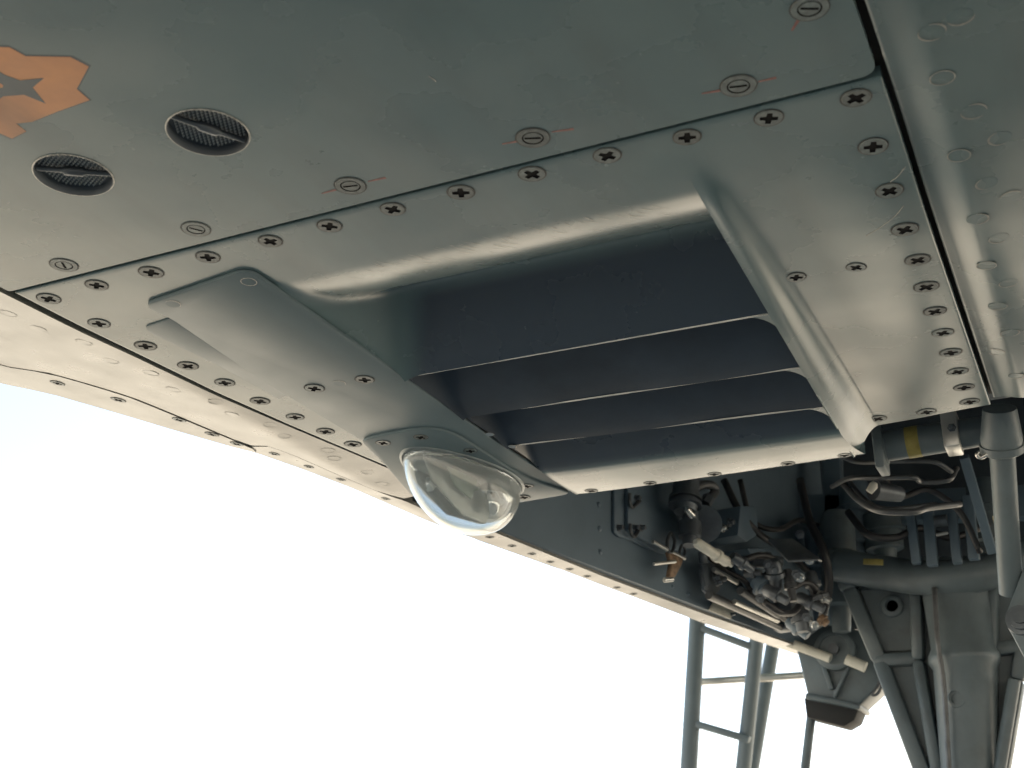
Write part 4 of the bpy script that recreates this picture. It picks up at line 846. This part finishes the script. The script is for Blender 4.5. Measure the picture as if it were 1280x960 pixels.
rib((-0.2320, 1.8050, 0.0707), (-0.2415, 1.8050, -0.0504), 0.012, 0.035); rib((-0.2415, 1.8050, -0.0504), (-0.2318, 1.8050, -0.2313), 0.012, 0.035)
rib((-0.1318, 1.8050, 0.0606), (-0.1454, 1.8050, -0.0425), 0.012, 0.035); rib((-0.1454, 1.8050, -0.0425), (-0.1745, 1.8050, -0.2328), 0.012, 0.035)
rib((-0.0924, 1.8100, 0.0098), (-0.1194, 1.8100, -0.0834), 0.014); rib((-0.1194, 1.8100, -0.0834), (-0.1653, 1.8100, -0.2327), 0.014)
tube('collar_beam', [B(p) for p in ((-0.3377, 1.8000, 0.0919), (-0.2988, 1.7900, 0.0787), (-0.2546, 1.7800, 0.0651), (-0.2220, 1.7700, 0.0551), (-0.1796, 1.7600, 0.0487), (-0.1392, 1.7700, 0.0534), (-0.1065, 1.7900, 0.0700), (-0.0776, 1.8000, 0.0803))], 0.024, M['gear'], lg, 14)
ta = B((-0.1821, 1.7950, 0.0478)); tb = B((-0.1808, 1.7950, -0.0500)); tc_ = B((-0.1939, 1.7950, -0.1934)); 
rod('strut_cylinder', [(ta, 0.043), (ta + (tb - ta) * 0.9, 0.041), (tb, 0.046), (tb + (tc_ - tb) * 0.06, 0.046), (tb + (tc_ - tb) * 0.12, 0.040), (tc_, 0.034), (tc_ + (tc_ - tb) * 1.0, 0.032), (Vector((tc_.x + 0.005, 1.795, 0.36)), 0.030)], M['gear'], lg, 32)
for p, r, yq in (((-0.2697, 1.8150, 0.0299), 0.013, 0), ((-0.1931, 1.7600, -0.1107), 0.010, 0)):
    q = B(p); rod('boss', [(q + Vector((0, 0.008, 0)), r * 1.35), (q + Vector((0, -0.001, 0)), r * 1.2), (q + Vector((0, -0.003, 0)), r), (q + Vector((0, -0.0031, 0)), r * 0.7), (q + Vector((0, 0.002, 0)), r * 0.6)], M['gear'], lg, 24)
# recessed web pockets, raised inner borders
for pts in (((-0.3107, 1.8170, 0.0558), (-0.2423, 1.8170, 0.0539), (-0.2501, 1.8170, -0.0348), (-0.2866, 1.8170, -0.0332)), ((-0.2845, 1.8170, -0.0542), (-0.2459, 1.8170, -0.0547), (-0.2356, 1.8170, -0.1643), (-0.2474, 1.8170, -0.1772))):
    pl = [Vector(B(p)) for p in pts]
    bm = bmesh.new(); f = bm.faces.new([bm.verts.new(v) for v in pl]); r_ = bmesh.ops.inset_individual(bm, faces=[f], thickness=0.008, depth=0)
    bm.faces.ensure_lookup_table()
    for v in f.verts: v.co.y += 0.0
    for v in bm.verts:
        if v not in f.verts: v.co.y -= 0.007
    from_bm('web_pocket', bm, M['gear'], lg)
tube('brake_line', [B(p) for p in ((-0.2020, 1.7450, 0.0335), (-0.2058, 1.7420, -0.0361), (-0.2061, 1.7500, -0.0970), (-0.2128, 1.7550, -0.1963), (-0.2213, 1.7600, -0.2919))], 0.0035, M['pipe'], lg, 8)
rod('torque_link', [(B((-0.1213, 1.7800, -0.0877)), 0.008), (B((-0.1654, 1.7800, -0.2347)), 0.008)], M['gear'], lg, 12, label='slim rod along the right of the leg')
# wheel on the ground below the frame
wc = Vector((tc_.x + 0.005, 1.795, 0.30))
def lathe_x(name, prof, c, m, parent, n=48):
    vv = []; ff = []
    for (dx, r) in prof:
        for i in range(n): t = 2 * math.pi * i / n; vv.append(c + Vector((dx, r * math.cos(t), r * math.sin(t))))
    for j in range(len(prof) - 1):
        for i in range(n): ff.append((j * n + i, j * n + (i + 1) % n, (j + 1) * n + (i + 1) % n, (j + 1) * n + i))
    return mesh(name, vv, ff, m, parent, True)
wh = part('main_wheel', 'main wheel under the gear leg')
wx = wc + Vector((0.13, 0, 0))
lathe_x('tyre', [(-0.06, 0.16), (-0.09, 0.20), (-0.095, 0.25), (-0.06, 0.29), (0, 0.30), (0.06, 0.29), (0.095, 0.25), (0.09, 0.20), (0.06, 0.16)], wx, M['rubber'], wh)
lathe_x('wheel_hub', [(-0.05, 0.0), (-0.05, 0.05), (-0.03, 0.06), (-0.03, 0.13), (-0.06, 0.165), (0.06, 0.165), (0.03, 0.13), (0.03, 0.0)], wx, M['gear'], wh)
rod('axle', [(wc + Vector((-0.04, 0, 0)), 0.03), (wc + Vector((0.13, 0, 0)), 0.03)], M['gear'], wh, 20)

# ------------------------------------------------------------------ ladder and post behind
ld = bpy.data.objects.new('boarding_ladder', None); COL.objects.link(ld); ld['label'] = 'blue-grey tubular boarding ladder standing behind the aircraft edge'; ld['category'] = 'ladder'
def upright(pt, pb_, r, m='ladder'):
    a = B(pt); b = B(pb_); d = (b - a) / (b.z - a.z)
    rod('upright', [(a + d * (0.0 - a.z), r), (a + d * (2.40 - a.z), r)], M[m], ld, 18)
upright((-1.0651, 3.5000, 0.4106), (-1.1126, 3.5000, -0.0083), 0.024)
upright((-0.8932, 3.5000, 0.3507), (-0.9643, 3.5200, -0.0120), 0.021)
upright((-0.9070, 3.7500, 0.3854), (-0.9878, 3.7000, 0.0049), 0.021)
bar('rung', B((-1.0574, 3.5000, 0.3754)), B((-0.8944, 3.5000, 0.3016)), 0.020, 0.034, M['ladder'], ld, 0.004)
bar('rung', B((-1.0857, 3.5000, 0.1089)), B((-0.9339, 3.5000, 0.0587)), 0.020, 0.034, M['ladder'], ld, 0.004)
rod('cross_tube', [(B((-1.1396, 3.6000, 0.2405)), 0.011), (B((-0.7392, 3.6000, 0.2391)), 0.011)], M['alu'], ld, 12)
